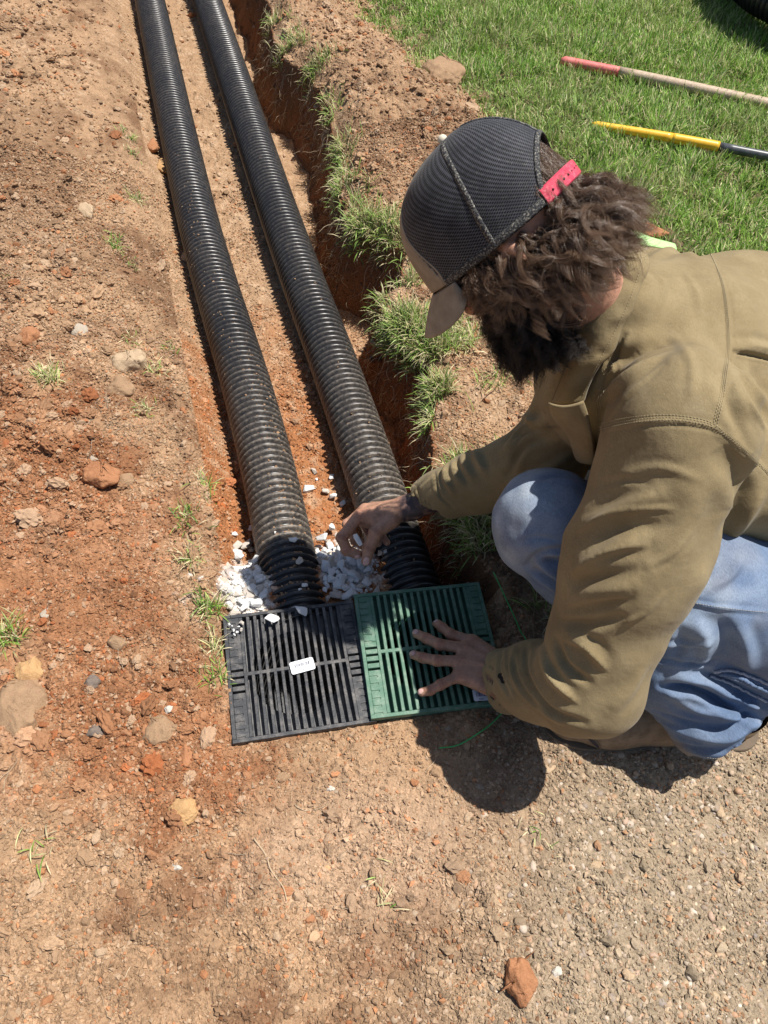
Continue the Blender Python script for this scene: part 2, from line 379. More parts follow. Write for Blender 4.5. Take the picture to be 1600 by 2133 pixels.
# pebbles set in the driveway
x, y = cand(30000, .0, 1.5, -.45, .62); keep = rng.uniform(0, 1, len(x)) < (.05 + .95 * drive_mask(x, y)) * .55; keep &= clear_of_grates(x, y, .01); x, y = x[keep], y[keep]; k = len(x)
S = .0025 * (3.7 ** (rng.uniform(0, 1, k) ** 2.2)); u = rng.uniform(0, 1, k)
pal = np.array([(.40, .29, .18), (.34, .23, .14), (.25, .19, .14), (.46, .37, .26), (.20, .175, .16), (.36, .20, .11), (.44, .32, .19), (.30, .24, .18), (.52, .45, .37), (.36, .24, .17), (.30, .22, .15), (.38, .29, .20)])
C = pal[rng.integers(0, len(pal), k)] * rng.uniform(.85, 1.4, (k, 1)); C = mix(C, mix(TAN, GREY, np.full(len(C), .5)), .38 + .3 * (1 - drive_mask(x, y)) + .2 * n2(x, y, .15, 777))
scatter('driveway_pebbles', np.stack([x, y, hgt(x, y) - S * .16], -1), S, C, pebm, 'rounded tan and grey pebbles set in the worn driveway', ICO2, flat=.62, jag=.09, upright=True, sm=True)
# ---------------------------------------------------------------- corrugated drain pipes
def path_x(side, y):
    if side == 0: return np.interp(y, [.70, .91, 1.33, 1.75, 2.15, 3.0, 4.1, 6], [.122, .138, .152, .135, .116, .122, .138, .15])
    return np.interp(y, [.70, .91, 1.33, 1.75, 2.15, 3.0, 4.1, 6], [.398, .393, .406, .398, .391, .395, .402, .40])
def smooth1(v, k=41):
    p = np.pad(v, (k // 2, k // 2), 'edge'); return np.convolve(p, np.ones(k) / k, 'valid')
M = NT('corrugated_plastic'); co = M.co()
n1 = M.noise(9, 5, .6); n2_ = M.noise(120, 3, .6)
geo_ = M.n('NewGeometry'); sep = M.n('SeparateXYZ'); M.l(geo_.outputs['Position'], sep.inputs[0])
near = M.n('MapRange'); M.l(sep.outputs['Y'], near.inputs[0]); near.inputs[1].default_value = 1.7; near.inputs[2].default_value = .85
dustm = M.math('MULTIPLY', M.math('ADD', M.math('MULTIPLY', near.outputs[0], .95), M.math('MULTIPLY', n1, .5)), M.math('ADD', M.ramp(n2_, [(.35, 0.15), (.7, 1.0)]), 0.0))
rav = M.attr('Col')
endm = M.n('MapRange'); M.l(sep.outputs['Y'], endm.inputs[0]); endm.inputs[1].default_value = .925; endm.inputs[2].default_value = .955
dustm = M.math('MULTIPLY', dustm, M.math('ADD', M.math('MULTIPLY', endm.outputs[0], .88), .12))  # pipe ends darker: bare black plastic, plus their shadow put into the colour
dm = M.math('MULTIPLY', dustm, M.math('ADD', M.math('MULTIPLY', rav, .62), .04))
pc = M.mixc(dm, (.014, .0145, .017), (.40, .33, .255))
sp = M.ramp(M.vor(240), [(.03, 1.0), (.07, 0.0)]); sp = M.math('MULTIPLY', sp, M.ramp(M.noise(30, 2), [(.58, 0.0), (.66, .8)]))
pc = M.mixc(sp, pc, (.5, .43, .34))
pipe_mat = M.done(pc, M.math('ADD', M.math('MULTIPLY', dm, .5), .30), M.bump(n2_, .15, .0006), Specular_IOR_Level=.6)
M = NT('pipe_inside'); pipe_in = M.done((.01, .01, .011), .6)
PITCH = .0196
def corrugated(name, side, y0, y1, label):
    t = empty(name, (float(path_x(side, 2.0)), y0, -.067), label, 'pipe')
    n = int((y1 - y0) / PITCH * 8); y = np.linspace(y0, y1, n)
    x = smooth1(np.interp(y, y, path_x(side, y)), 301); z = -.066 + .003 * np.sin(y * 2.1 + side) - .020 * sst(.95, .72, y) * 0
    ph = (y / PITCH + .3 * side) % 1
    prof = np.clip(.5 + .60 * np.cos(2 * np.pi * ph), 0, 1)
    R = .0590 + .0100 * prof
    a = np.linspace(0, 2 * np.pi, 56, endpoint=False); wob = 1 + .004 * np.sin(3 * a[None] + y[:, None] * 1.3)
    V = np.stack([x[:, None] + R[:, None] * wob * np.cos(a), np.broadcast_to(y[:, None], (n, 56)) + .0016 * np.sin(a)[None], z[:, None] + R[:, None] * wob * np.sin(a)], -1).reshape(-1, 3)
    i = np.arange(n - 1)[:, None] * 56; j = np.arange(56)[None]; k = (j + 1) % 56
    Q = np.stack([i + k, i + j, i + 56 + j, i + 56 + k], -1).reshape(-1, 4)
    # dust tint lies on the ridges; grooves kept darker for rib contrast
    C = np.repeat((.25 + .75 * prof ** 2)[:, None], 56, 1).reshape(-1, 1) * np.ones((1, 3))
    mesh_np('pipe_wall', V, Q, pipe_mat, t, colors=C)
    return t
corrugated('corrugated_pipe', 0, .745, 5.2, 'black corrugated drain pipe on the left, running down the trench to the black grate')
corrugated('corrugated_pipe', 1, .735, 5.2, 'black corrugated drain pipe on the right, leading to the green grate')

k = 1500; sd = rng.integers(0, 2, k); y = .82 + 3.2 * rng.uniform(0, 1, k) ** 1.8; ang = rng.normal(np.pi / 2, .75, k); S = rng.uniform(.0011, .0036, k) * (1 + .5 * (y < 1.3))
xc = np.where(sd == 0, path_x(0, y), path_x(1, y)); y = np.where(rng.uniform(0, 1, k) < .8, (np.floor(y / PITCH - .3 * sd) + .5 + .3 * sd) * PITCH, y)
scatter('dirt_on_pipes', np.stack([xc + .0625 * np.cos(ang), y, -.066 + .0625 * np.sin(ang)], -1), S, soil_col(np.full(k, -.2), y + 1) * rng.uniform(.7, 1.2, (k, 1)), grit, 'crumbs of tan dirt caught in the grooves of both pipes', ICO1)
# ---------------------------------------------------------------- square drain grates over their basins
def plastic(name, c1, c2, dust=(.42, .38, .33), amt=.35):
    M = NT(name); a = M.noise(40, 5, .65); b = M.noise(260, 3, .7)
    mp = M.n('Mapping'); M.l(M.co(), mp.inputs[0]); mp.inputs['Scale'].default_value = (60, 260, 60); mp.inputs['Rotation'].default_value = (0, 0, .7)
    sc = M.noise(1, 3, .7, mp.outputs[0]); scr = M.ramp(sc, [(.58, 0.0), (.74, 1.0)])
    d = M.math('MULTIPLY', M.ramp(a, [(.45, 0.0), (.72, amt)]), M.ramp(b, [(.3, .3), (.7, 1.0)]))
    d = M.math('ADD', d, M.math('MULTIPLY', scr, amt * .35))
    return M.done(M.mixc(d, M.mixc(b, c1, c2), dust), .5, M.bump(b, .35, .0008), Specular_IOR_Level=.4)
black_pl = plastic('black_grate_plastic', (.022, .023, .026), (.045, .047, .053), amt=.42)
green_pl = plastic('green_grate_plastic', (.055, .140, .090), (.090, .190, .128), (.38, .44, .34), amt=.55)
M = NT('basin_black'); basin_black = M.done(M.mixc(M.ramp(M.noise(30, 4), [(.4, 0), (.75, .5)]), (.05, .052, .058), (.36, .345, .32)), .6)
M = NT('basin_green'); basin_green = M.done(M.mixc(M.ramp(M.noise(30, 4), [(.4, 0), (.75, .3)]), (.02, .085, .055), (.07, .20, .13)), .6)
def grate(label, C, ang, zc, mat, bmat, tilt):
    t = empty('drain_grate', (C[0], C[1], zc), label, 'drain grate')
    Rz = Matrix.Rotation(ang, 4, 'Z'); Rt = Matrix.Rotation(tilt[0], 4, 'X') @ Matrix.Rotation(tilt[1], 4, 'Y')
    Mx = np.array(Matrix.Translation((C[0], C[1], zc)) @ Rt @ Rz)
    S = GS / 2; b = MB(); T = .013
    def bx(x0, x1, y0, y1, z0, z1, tp=.0): b.box((x0, y0, z0), (x1, y1, z1), Mx, tp)
    fw = .0075
    bx(-S, S, S - fw, S, -T, 0); bx(-S, S, -S, -S + fw, -T, 0); bx(-S, -S + fw, -S + fw, S - fw, -T, -.00005); bx(S - fw, S, -S + fw, S - fw, -T, -.00005)
    # skirt below the rim
    for q in ((-S + .002, S - .002, S - .008, S - .003), (-S + .002, S - .002, -S + .003, -S + .008)): bx(q[0], q[1], q[2], q[3], -.026, -T)
    ix = S - .036                                    # the long slots lie between the two side strips
    nb = 14; pitch = 2 * ix / nb
    for k in range(nb + 1):
        x = -ix + k * pitch; w = .0038
        bx(x - w, x + w, -S + fw, S - fw, -T, -.0007, .0006)
    bx(-ix, ix, -.0038, .0038, -T + .002, -.0004)
    for y0, y1 in ((-S + fw, -S + .020), (S - .020, S - fw)):          # solid shallow ends
        pass
    for sgn in (-1, 1):                              # side strips with short cross slots
        xa, xb = (ix + .0033, S - fw); x0, x1 = (xa, xb) if sgn > 0 else (-xb, -xa)
        ns = 17; p = (2 * S - 2 * fw) / ns
        for k in range(ns):
            y = -S + fw + k * p; deep = 6 <= k <= 9
            bx(x0, x1, y + (.0045 if deep else .0028), y + p, -T + .003, -.0012, .0004)
        bx(x0, x1, -S + fw, -S + fw + 6 * p, -T, -.0030); bx(x0, x1, -S + fw + 10 * p, S - fw, -T, -.0030)
        xi = x0 if sgn > 0 else x1 - .008
        bx(xi, xi + .008, -S + fw, -S + fw + 5.9 * p, -.0030, -.00125); bx(xi, xi + .008, -S + fw + 10.1 * p, S - fw, -.0030, -.00125)
    o = b.build('grate_grid', mat, t, bevel=.0006)
    # basin top: square plate sloping to a round mouth, then the riser
    n = 64; a = np.linspace(0, 2 * np.pi, n, endpoint=False)
    sq = np.stack([np.cos(a), np.sin(a)], -1) / np.maximum(np.abs(np.cos(a)), np.abs(np.sin(a)))[:, None] * (S - .010)
    rings = [(sq, -.0150), (sq * .97, -.0155), (np.stack([np.cos(a), np.sin(a)], -1) * .093, -.020), (np.stack([np.cos(a), np.sin(a)], -1) * .087, -.034), (np.stack([np.cos(a), np.sin(a)], -1) * .085, -.24), (np.stack([np.cos(a), np.sin(a)], -1) * .001, -.241)]
    V = np.concatenate([np.column_stack([r, np.full(n, z)]) for r, z in rings]) @ Mx[:3, :3].T + Mx[:3, 3]
    m2 = MB(); i = np.arange(len(rings) - 1)[:, None] * n; j = np.arange(n)[None]; k = (j + 1) % n
    m2.add(V, np.stack([i + j, i + k, i + n + k, i + n + j], -1).reshape(-1, 4))
    m2.build('catch_basin', bmat, t)
    return t, Mx
gB, MxB = grate('square black plastic drain grate with a white barcode sticker', GB_C, GB_A, .006, black_pl, basin_black, (-.030, .030))
gG, MxG = grate('square green plastic drain grate under the spread hand', GG_C, GG_A, .020, green_pl, basin_green, (.0, -.012))
M = NT('label_paper'); paper = M.done(M.mixc(M.noise(300), (.72, .73, .75), (.80, .81, .83)), .6)
M = NT('label_ink'); ink = M.done((.05, .05, .08), .7)
M = NT('label_ink_purple'); inkp = M.done((.10, .06, .20), .7)
def sticker(par, px, z, ang, w, h, rows, seed):
    r = np.random.default_rng(seed); c = at(px[0], px[1], z)
    Mx = np.array(Matrix.Translation(tuple(c)) @ Matrix.Rotation(ang, 4, 'Z'))
    n = 6; rad = .004; P = []
    for cx, cy, a0 in ((w - rad, h - rad, 0), (-w + rad, h - rad, 90), (-w + rad, -h + rad, 180), (w - rad, -h + rad, 270)):
        for k in range(n): a = math.radians(a0 + 90 * k / (n - 1)); P.append((cx + rad * math.cos(a), cy + rad * math.sin(a)))
    P = np.array(P); m = len(P); V = np.vstack([np.column_stack([P, np.full(m, .0)]), np.column_stack([P, np.full(m, .0006)]), [[0, 0, .0006]]]) @ Mx[:3, :3].T + Mx[:3, 3]
    j = np.arange(m); k = (j + 1) % m; b = MB(); b.add(V, np.stack([j, k, k + m, j + m], -1), np.stack([j + m, k + m, np.full(m, 2 * m)], -1))
    lab = b.build('label_sticker', paper, par)
    q = MB(); x = -w * .62
    while x < w * .62:
        bw = r.choice([.00035, .0007, .0011]); q.box((x, -.0005 if rows else -h * .3, .0007), (x + bw, h * .5, .00085), Mx); x += bw + r.choice([.0004, .0008, .0012])
    return lab, q, Mx
def words(txt, par, Mx, loc, size, mat, rot=0.0):
    c = bpy.data.curves.new('printed_text', 'FONT'); c.body = txt; c.size = size; c.align_x = 'CENTER'; c.align_y = 'CENTER'; c.materials.append(mat)
    tmp = bpy.data.objects.new('tmp', c); link(tmp); me = bpy.data.meshes.new_from_object(tmp.evaluated_get(bpy.context.evaluated_depsgraph_get()))
    bpy.data.objects.remove(tmp); me.name = 'printed_text'; me.materials.clear(); me.materials.append(mat); o = bpy.data.objects.new('printed_text', me); link(o, par)
    o.matrix_local = Matrix.Translation(-Vector(par.parent.location)) @ Matrix(Mx.tolist()) @ Matrix.Translation(loc) @ Matrix.Rotation(rot, 4, 'Z')
    return o
lab, q, Mq = sticker(gB, (630, 1387), .0105, GB_A + .12, .0245, .0135, 1, 3)
o = q.build('barcode', ink, gB); o.parent = lab
words('12001', lab, Mq, (.001, -.0088, .0008), .0055, ink, math.pi)
words('1 PIECE GRATE BLK', lab, Mq, (0, -.0035, .0008), .0032, ink, math.pi)
words('7 23416 12001 4', lab, Mq, (0, .0092, .0008), .0030, ink, math.pi)
lab2, q, Mq = sticker(gG, (1003, 1447), .0225, GG_A - .05, .017, .0125, 0, 5)
o = q.build('barcode', inkp, gG); o.parent = lab2
words('12002', lab2, Mq, (-.001, -.009, .0008), .005, inkp, math.pi)

# ---------------------------------------------------------------- two tool handles in the grass, pipe coil in the corner
def rod(name, label, p0, p1, r, segs, z0=.072, z1=.090):
    a = at(*p0, z0); b_ = at(*p1, z1); d = (b_ - a); L = np.linalg.norm(d); d /= L
    t = empty(name, a, label, 'tool handle')
    for nm, s0, s1, r0, r1, m in segs:
        q = MB(); n = 16; s = np.linspace(s0, s1, n); R = np.linspace(r0, r1, n)
        if s0 == 0: R = R * np.clip(.55 + s / .012, 0, 1)
        P = a + d * s[:, None]; P[:, 2] += .003 * np.sin(s * 5)
        q.tube(P, R, 20); q.build(nm, m, t, smooth=True)
    return t
def plain(name, c1, c2, rough, sc=60, bmp=.2, stretch=None, **kw):
    M = NT(name); v = None
    if stretch is not None:
        mp = M.n('Mapping'); M.l(M.co(), mp.inputs[0]); mp.inputs['Rotation'].default_value = (0, 0, stretch[1]); mp.inputs['Scale'].default_value = stretch[0]; v = mp.outputs[0]
    nz = M.noise(sc, 5, .6, v); return M.done(M.mixc(M.ramp(nz, [(.35, 0), (.7, 1)]), c1, c2), rough, M.bump(nz, bmp, .001), **kw)
wood = plain('weathered_wood', (.36, .25, .16), (.60, .48, .35), .6, 30, .3, ((1, 9, 9), .6))
pink = plain('pink_paint', (.62, .12, .12), (.72, .24, .20), .5, 40, .2)
yel = plain('yellow_fibreglass', (.80, .42, .02), (.85, .52, .05), .35, 30, .1)
gry = plain('grey_fibreglass', (.05, .055, .06), (.12, .125, .13), .35, 60, .1)
rod('shovel_handle', 'weathered wooden tool handle with a faded pink tip lying in the grass', (1168, 126), (1640, 224), .016,
    [('painted_tip', 0, .245, .0185, .0190, pink), ('shaft', .245, 1.3, .0195, .024, wood)])
rod('rake_handle', 'yellow and grey fibreglass tool handle lying in the grass', (1232, 259), (1640, 332), .015,
    [('grip', 0, .30, .0135, .017, yel), ('grip_collar', .30, .47, .0175, .0175, yel), ('shaft', .47, 1.2, .0155, .016, gry)])
pa, pb = at(1478, -30, .07), at(1640, 100, .07); mid = (pa + pb) / 2; dv = (pb - pa)[:2] / np.linalg.norm((pb - pa)[:2]); ov = np.array([dv[1], -dv[0]]); ov = ov if ov[0] > 0 and ov @ np.array([1, 1]) > 0 else -ov
cc0 = mid[:2] + ov * .60; t = empty('coiled_pipe', (cc0[0], cc0[1], .0), 'coil of black corrugated pipe lying at the far corner of the lawn', 'pipe')
q = MB(); n = 5200; a = np.linspace(0, 8 * np.pi, n); ph = (a * .60 / .03) % 1; R0 = .56 + .012 * np.sin(a * .5)
q.tube(np.stack([cc0[0] + R0 * np.cos(a), cc0[1] + R0 * np.sin(a), .075 + .150 * a / (2 * np.pi)], -1), .066 + .009 * np.cos(2 * np.pi * ph), 18); q.build('pipe_wall', plain('coil_plastic', (.012, .012, .013), (.03, .03, .03), .4), t, smooth=True)
M = NT('green_cord'); cordm = M.done((.05, .42, .10), .4)
P = spline([at(1028, 1192, .05), at(1058, 1255, .05), at(1082, 1310, .03), at(1092, 1350, .01), at(1078, 1430, .01), at(1046, 1484, .006), at(1000, 1528, .005), at(955, 1552, .006), at(915, 1558, .012)], 60)
P[:, 2] = np.maximum(P[:, 2], hgt(P[:, 0], P[:, 1]) + .007); P[:, 2] = smooth1(P[:, 2], 5)
q = MB(); q.tube(P, .0013, 8); t = tag(q.build('green_cord', cordm, None, smooth=True), 'thin green cord curving round the right side of the green grate', 'cord')

# ---------------------------------------------------------------- rocks
def hull_rock(r, n=16, sx=(1, .8, .6), jit=.3, sub=1, rough=.05):
    P = r.normal(size=(n, 3)); P /= np.linalg.norm(P, axis=1)[:, None]; P *= r.uniform(1 - jit, 1, (n, 1)); P *= sx
    b = bmesh.new(); vs = [b.verts.new(p) for p in P]; res = bmesh.ops.convex_hull(b, input=vs)
    bmesh.ops.delete(b, geom=[v for v in b.verts if not v.link_faces], context='VERTS')
    bmesh.ops.bevel(b, geom=list(b.edges), offset=.06, segments=1, affect='EDGES', profile=.5)
    bmesh.ops.triangulate(b, faces=list(b.faces)); bmesh.ops.subdivide_edges(b, edges=list(b.edges), cuts=sub, use_grid_fill=True)
    bmesh.ops.triangulate(b, faces=list(b.faces))
    V = np.array([v.co[:] for v in b.verts]); V = V * (1 + rough * n3(V, .35, int(r.integers(99))) + rough * .6 * n3(V, .14, int(r.integers(99))))[:, None]
    T = np.array([[v.index for v in f.verts] for f in b.faces]); b.free(); return V, T
M = NT('white_marble'); nz = M.noise(90, 5, .65)
marble = M.done(M.mixc(M.ramp(nz, [(.35, 0), (.65, 1)]), (.62, .61, .59), (.82, .81, .79)), .75, M.bump(nz, .5, .002), Specular_IOR_Level=.3)
M = NT('dusty_marble'); nz = M.noise(90, 5, .65)
marble_d = M.done(M.mixc(M.ramp(nz, [(.35, 0), (.65, 1)]), (.42, .36, .30), (.66, .60, .53)), .85, M.bump(nz, .5, .002), Specular_IOR_Level=.2)
r_ = np.random.default_rng(11)
wmesh = []
for k in range(14):
    V, T = hull_rock(r_, int(r_.integers(9, 15)), (1, r_.uniform(.65, .95), r_.uniform(.45, .75)), .35, 1, .05)
    me = bpy.data.meshes.new('white_stone'); me.from_pydata(V.tolist(), [], T.tolist()); me.materials.append(marble if k % 4 else marble_d); wmesh.append(me)
def stone(loc, size, k, label, group, rot=None, name='white_stone', scale=None):
    o = bpy.data.objects.new(name, wmesh[k % len(wmesh)]); link(o); o.location = tuple(float(v) for v in loc)
    o.rotation_euler = rot if rot is not None else (r_.uniform(-.5, .5), r_.uniform(-.5, .5), r_.uniform(0, 6.28))
    s = size * (scale if scale is not None else r_.uniform(.8, 1.15, 3)); o.scale = tuple(float(v) for v in s)
    return tag(o, label, 'stone', group)
GW = 'white crushed stones round the pipe ends'
placed = []
def pile(n, poly, zf, smin, smax, label, group, tries=4000):
    P = np.array([at(*p, -.03)[:2] for p in poly]); lo, hi = P.min(0), P.max(0); c = 0
    for _ in range(tries):
        if c >= n: break
        x, y = r_.uniform(lo, hi)
        if not inpoly(np.array([x]), np.array([y]), P)[0]: continue
        s = smin * (smax / smin) ** r_.uniform(0, 1) ** 1.3
        if any((x - a) ** 2 + (y - b) ** 2 < (.46 * (s + d)) ** 2 for a, b, d in placed): continue
        # keep clear of the pipe bodies
        ok = True
        for sd in (0, 1):
            px = float(path_x(sd, y))
            if abs(x - px) < .064 + .25 * s and y > .73: ok = False
        if not ok: continue
        placed.append((x, y, s)); z = float(hgt(np.array([x]), np.array([y]), False)[0]) + s * .34 + zf
        stone((x, y, z), s, int(r_.integers(14)), label, group); c += 1
pile(10, [(478, 1098), (545, 1085), (548, 1180), (500, 1190)], 0, .018, .028, 'larger white stone lying beside the left pipe above the heap', 'large white stones left of the left pipe')
pile(44, [(486, 1150), (556, 1140), (575, 1262), (478, 1292), (462, 1190)], .004, .012, .026, 'white stone in the heap between the left bank and the left pipe', 'white stones heaped left of the left pipe')
pile(64, [(658, 1085), (728, 1080), (790, 1240), (735, 1246), (672, 1252), (660, 1130)], .004, .013, .026, 'white stone in the heap packed between the two pipes', 'white stones heaped between the pipes')
for i, (px, py, s) in enumerate([(515, 1132, .026), (524, 1098, .016), (500, 1160, .019), (536, 1165, .019), (484, 1192, .018), (512, 1196, .020), (538, 1205, .018), (492, 1232, .020), (522, 1240, .019), (548, 1235, .016), (480, 1262, .017), (508, 1268, .017)]):
    p = at(px, py, -.02); z = float(hgt(p[:1], p[1:2], False)[0]); p = at(px, py, z + s * .45); stone(p, s, i, 'larger white stone lying beside the left pipe above the heap' if py < 1150 else 'white stone in the heap between the left bank and the left pipe', 'large white stones left of the left pipe' if py < 1150 else 'white stones heaped left of the left pipe')
for i, (px, py, s) in enumerate([(690, 1098, .020), (672, 1120, .019), (704, 1118, .016), (686, 1140, .021), (668, 1158, .019), (715, 1178, .021), (692, 1172, .020), (738, 1198, .021), (712, 1210, .021), (688, 1206, .019), (752, 1224, .019), (724, 1236, .020), (698, 1238, .018)]):
    p = at(px, py, -.03); z = float(hgt(p[:1], p[1:2], False)[0]); p = at(px, py, z + s * .75); stone(p, s, i + 2, 'white stone in the heap packed between the two pipes', 'white stones heaped between the pipes')
for i, (px, py, s, lab_) in enumerate([(655, 980, .016, 'white stone lying alone between the pipes, farthest from the grates'), (659, 998, .009, 'tiny white stone just below the farthest one between the pipes'),
    (692, 992, .017, 'white stone in shade against the right pipe, above the others'), (642, 1017, .018, 'upright white stone against the right side of the left pipe'), (678, 1022, .017, 'half sunlit white stone between the pipes'),
    (695, 1034, .018, 'white stone in shade beside the right pipe'), (714, 1050, .013, 'small flat white stone at the edge of the right pipe'), (487, 1115, .015, 'white stone at the upper left tip of the white heap'),
    (905, 1174, .015, 'bluish white stone in shade right of the right pipe'), (926, 1180, .018, 'grey veined white stone in shade right of the right pipe'), (937, 1202, .010, 'small white stone in shade above the corner of the green grate')]):
    p = at(px, py, -.10 if py < 1090 and px < 730 else -.03)
    z = float(hgt(p[:1], p[1:2], False)[0]); p = at(px, py, z + s * .4); stone(p, s, i, lab_, GW)
for i, (px, py, s, dz, lab_) in enumerate([(612, 1125, .0125, .009, 'small white stone lying on top of the left pipe, the farthest of three'), (622, 1168, .0165, .011, 'pointed white stone lying on top of the left pipe in the middle'),
    (634, 1219, .012, .009, 'small white stone on the left pipe nearest the black grate'), (625, 1228, .007, .004, 'chip of white stone on the left pipe beside the nearest stone'), (574, 1109, .0085, .0, 'thin white flake in a groove of the left pipe')]):
    stone(at(px, py, dz - .0 if i < 4 else -.005), s, i + 3, lab_, GW)
for i, (px, py, s, lab_) in enumerate([(565, 1289, .0195, 'knobbly white stone on the upper edge of the black grate'), (625, 1274, .0225, 'round flat white stone on the upper edge of the black grate')]):
    stone(at(px, py, .018), s, i + 6, lab_, GW, rot=(.1, .1, .5 * i), scale=np.array([1.1, .95, .7]))
for i, (px, py) in enumerate([(503, 1297), (483, 1304), (487, 1312), (494, 1316), (502, 1312), (488, 1322), (478, 1300), (497, 1306)]):
    stone(at(px, py, .0155), [.0085, .0055, .006, .005, .006, .005, .0045, .004][i], i, 'small white chip in the cluster on the left corner of the black grate', 'white chips on the corner of the black grate')
# fine white rubble between the stones
n = 6000; x, y = cand(n, -.09, .40, .755, 1.0); w = np.exp(-(((x - .03) / .055) ** 2 + ((y - .85) / .09) ** 2)) + np.exp(-(((x - .27) / .06) ** 2 + ((y - .86) / .09) ** 2))
keep = (rng.uniform(0, 1, n) < sst(.25, .8, w)) & clear_of_grates(x, y, .0); x, y = x[keep], y[keep]; S = rng.uniform(.0018, .0055, len(x))
scatter('white_rubble', np.stack([x, y, hgt(x, y) + S * .4], -1), S, np.array([(.74, .71, .67)]) * rng.uniform(.75, 1.1, (len(x), 1)), grit, 'fine white crushed rubble spilled round the pipe ends', ICO1)
# earth-coloured rocks and clods, each its own thing
def rockmat(name, c1, c2, sc=120):
    M = NT(name); a = M.noise(sc * .4, 5, .6); b = M.noise(sc * 3, 3, .7); v = M.vor(sc * 1.6)
    return M.done(M.mixc(M.ramp(b, [(.3, 0), (.7, 1)]), M.mixc(M.ramp(a, [(.35, 0), (.65, 1)]), c1, c2), tuple(np.array(c2) * 1.1)), .95, M.bump(b, .8, .002, M.bump(a, .5, .004)), Specular_IOR_Level=.15)
RM = dict(pale=rockmat('pale_rock', (.36, .25, .155), (.46, .34, .22)), red=rockmat('red_clod', (.25, .105, .048), (.38, .18, .09)), brown=rockmat('brown_clod', (.22, .135, .08), (.34, .22, .13)),
          grey=rockmat('grey_rock', (.30, .25, .19), (.40, .34, .27)), orange=rockmat('orange_clod', (.40, .215, .09), (.50, .31, .15)), dark=rockmat('dark_clod', (.13, .10, .085), (.20, .16, .13)), white=rockmat('white_rock', (.46, .41, .34), (.56, .51, .44)))
ROCKS = [(180, 440, 50, 34, 'pale', 'pale brown wedge shaped rock on the loose soil of the left bank', .6, .2), (270, 752, 80, 44, 'pale', 'large pale flat topped rock in the left bank', .1, .3), (162, 685, 46, 30, 'grey', 'small grey brown rock left of the large pale one', 0, .2),
    (248, 808, 58, 40, 'brown', 'brown rock just below the large pale one on the left bank', .2, .1), (192, 955, 26, 19, 'grey', 'small rounded grey stone on top of the brown block', 0, .3), (212, 992, 84, 52, 'red', 'reddish brown block of clay with a dark gap beneath', -.1, .5),
    (262, 1001, 36, 30, 'brown', 'brown stone leaning on the right of the reddish block', .4, .3), (142, 890, 20, 16, 'grey', 'small grey pebble on the left bank', 0, .2), (58, 690, 50, 46, 'red', 'red clay lump at the left edge of the picture', 0, .2),
    (368, 1805, 38, 34, 'white', 'smooth whitish stone lying alone on the lower left dirt', .3, .15), (380, 1690, 66, 62, 'orange', 'crumbly orange clod below the corner of the black grate', .3, .3), (1083, 2040, 66, 110, 'red', 'big rust red clod on the driveway pebbles', .05, .75),
    (908, 1610, 24, 26, 'brown', "small brown stone inside the man's shadow", .3, .5), (864, 1630, 20, 18, 'red', 'reddish chip standing left of the small shaded stone', .3, .5), (716, 1718, 30, 22, 'brown', 'rounded brown stone on the smooth dirt below the grates', 0, .4),
    (938, 1950, 42, 44, 'brown', 'angular brown stone among loose clods at the bottom', .4, .5), (1145, 1599, 32, 18, 'pale', 'pale flat stone lit beside the toe of the boot', 0, .4), (1310, 2030, 30, 30, 'pale', 'round tan stone on the driveway right of the red clod', 0, .6),
    (1160, 2025, 26, 22, 'white', 'small white stone on the driveway near the red clod', 0, .4), (401, 512, 14, 24, 'white', 'white chip beside the left pipe on the bank', 0, .5), (390, 535, 28, 26, 'pale', 'pale rock against the left pipe on the bank', 0, .5), (428, 570, 44, 46, 'brown', 'brown crumbly clod overhanging the left pipe', .2, .5),
    (343, 350, 42, 34, 'orange', 'orange clod at the left edge of the trench', 0, .5), (318, 305, 30, 36, 'red', 'reddish clod at the trench edge above the orange one', 0, .5), (922, 158, 84, 56, 'brown', 'brown clod full of grass roots lying on the lawn edge', 0, .2), (1358, 490, 56, 40, 'red', "red clod on the grass behind the man's collar", 0, .5),
    (30, 1470, 120, 130, 'brown', 'large smooth brown boulder at the left edge of the picture', .1, -.15), (335, 1520, 84, 72, 'brown', 'big tan brown clod left of the black grate', .2, .05), (385, 1572, 34, 62, 'red', 'long red clod standing beside the big tan one', .25, .2), (60, 1395, 62, 60, 'orange', 'flat orange brown clod above the large boulder', .2, .05),
    (240, 1335, 52, 40, 'brown', 'broken brown clod casting a dark gap in the lower left soil', .3, .25), (205, 1520, 52, 38, 'dark', 'dark grey clod in the lower left soil', .1, .2), (275, 1585, 34, 30, 'red', 'small red clod below the dark one', 0, .3), (190, 1420, 36, 34, 'dark', 'small dark clod above the bigger dark one', 0, .2),
    (585, 1620, 40, 34, 'brown', 'brown stone just below the black grate', 0, .15), (352, 1475, 26, 22, 'white', 'small white stone beside the big tan clod', 0, .5), (1500, 1690, 26, 30, 'pale', 'pale pebble on the driveway below the boot heel', 0, .1), (690, 1640, 22, 16, 'white', 'pale sliver of stone on the dirt below the grates', 0, .2),
    (95, 1275, 30, 20, 'grey', 'greyish stone in the reddish soil at the left', 0, .3), (1245, 1800, 34, 22, 'pale', 'flat cream pebble in the middle of the driveway', 0, 0.05)]
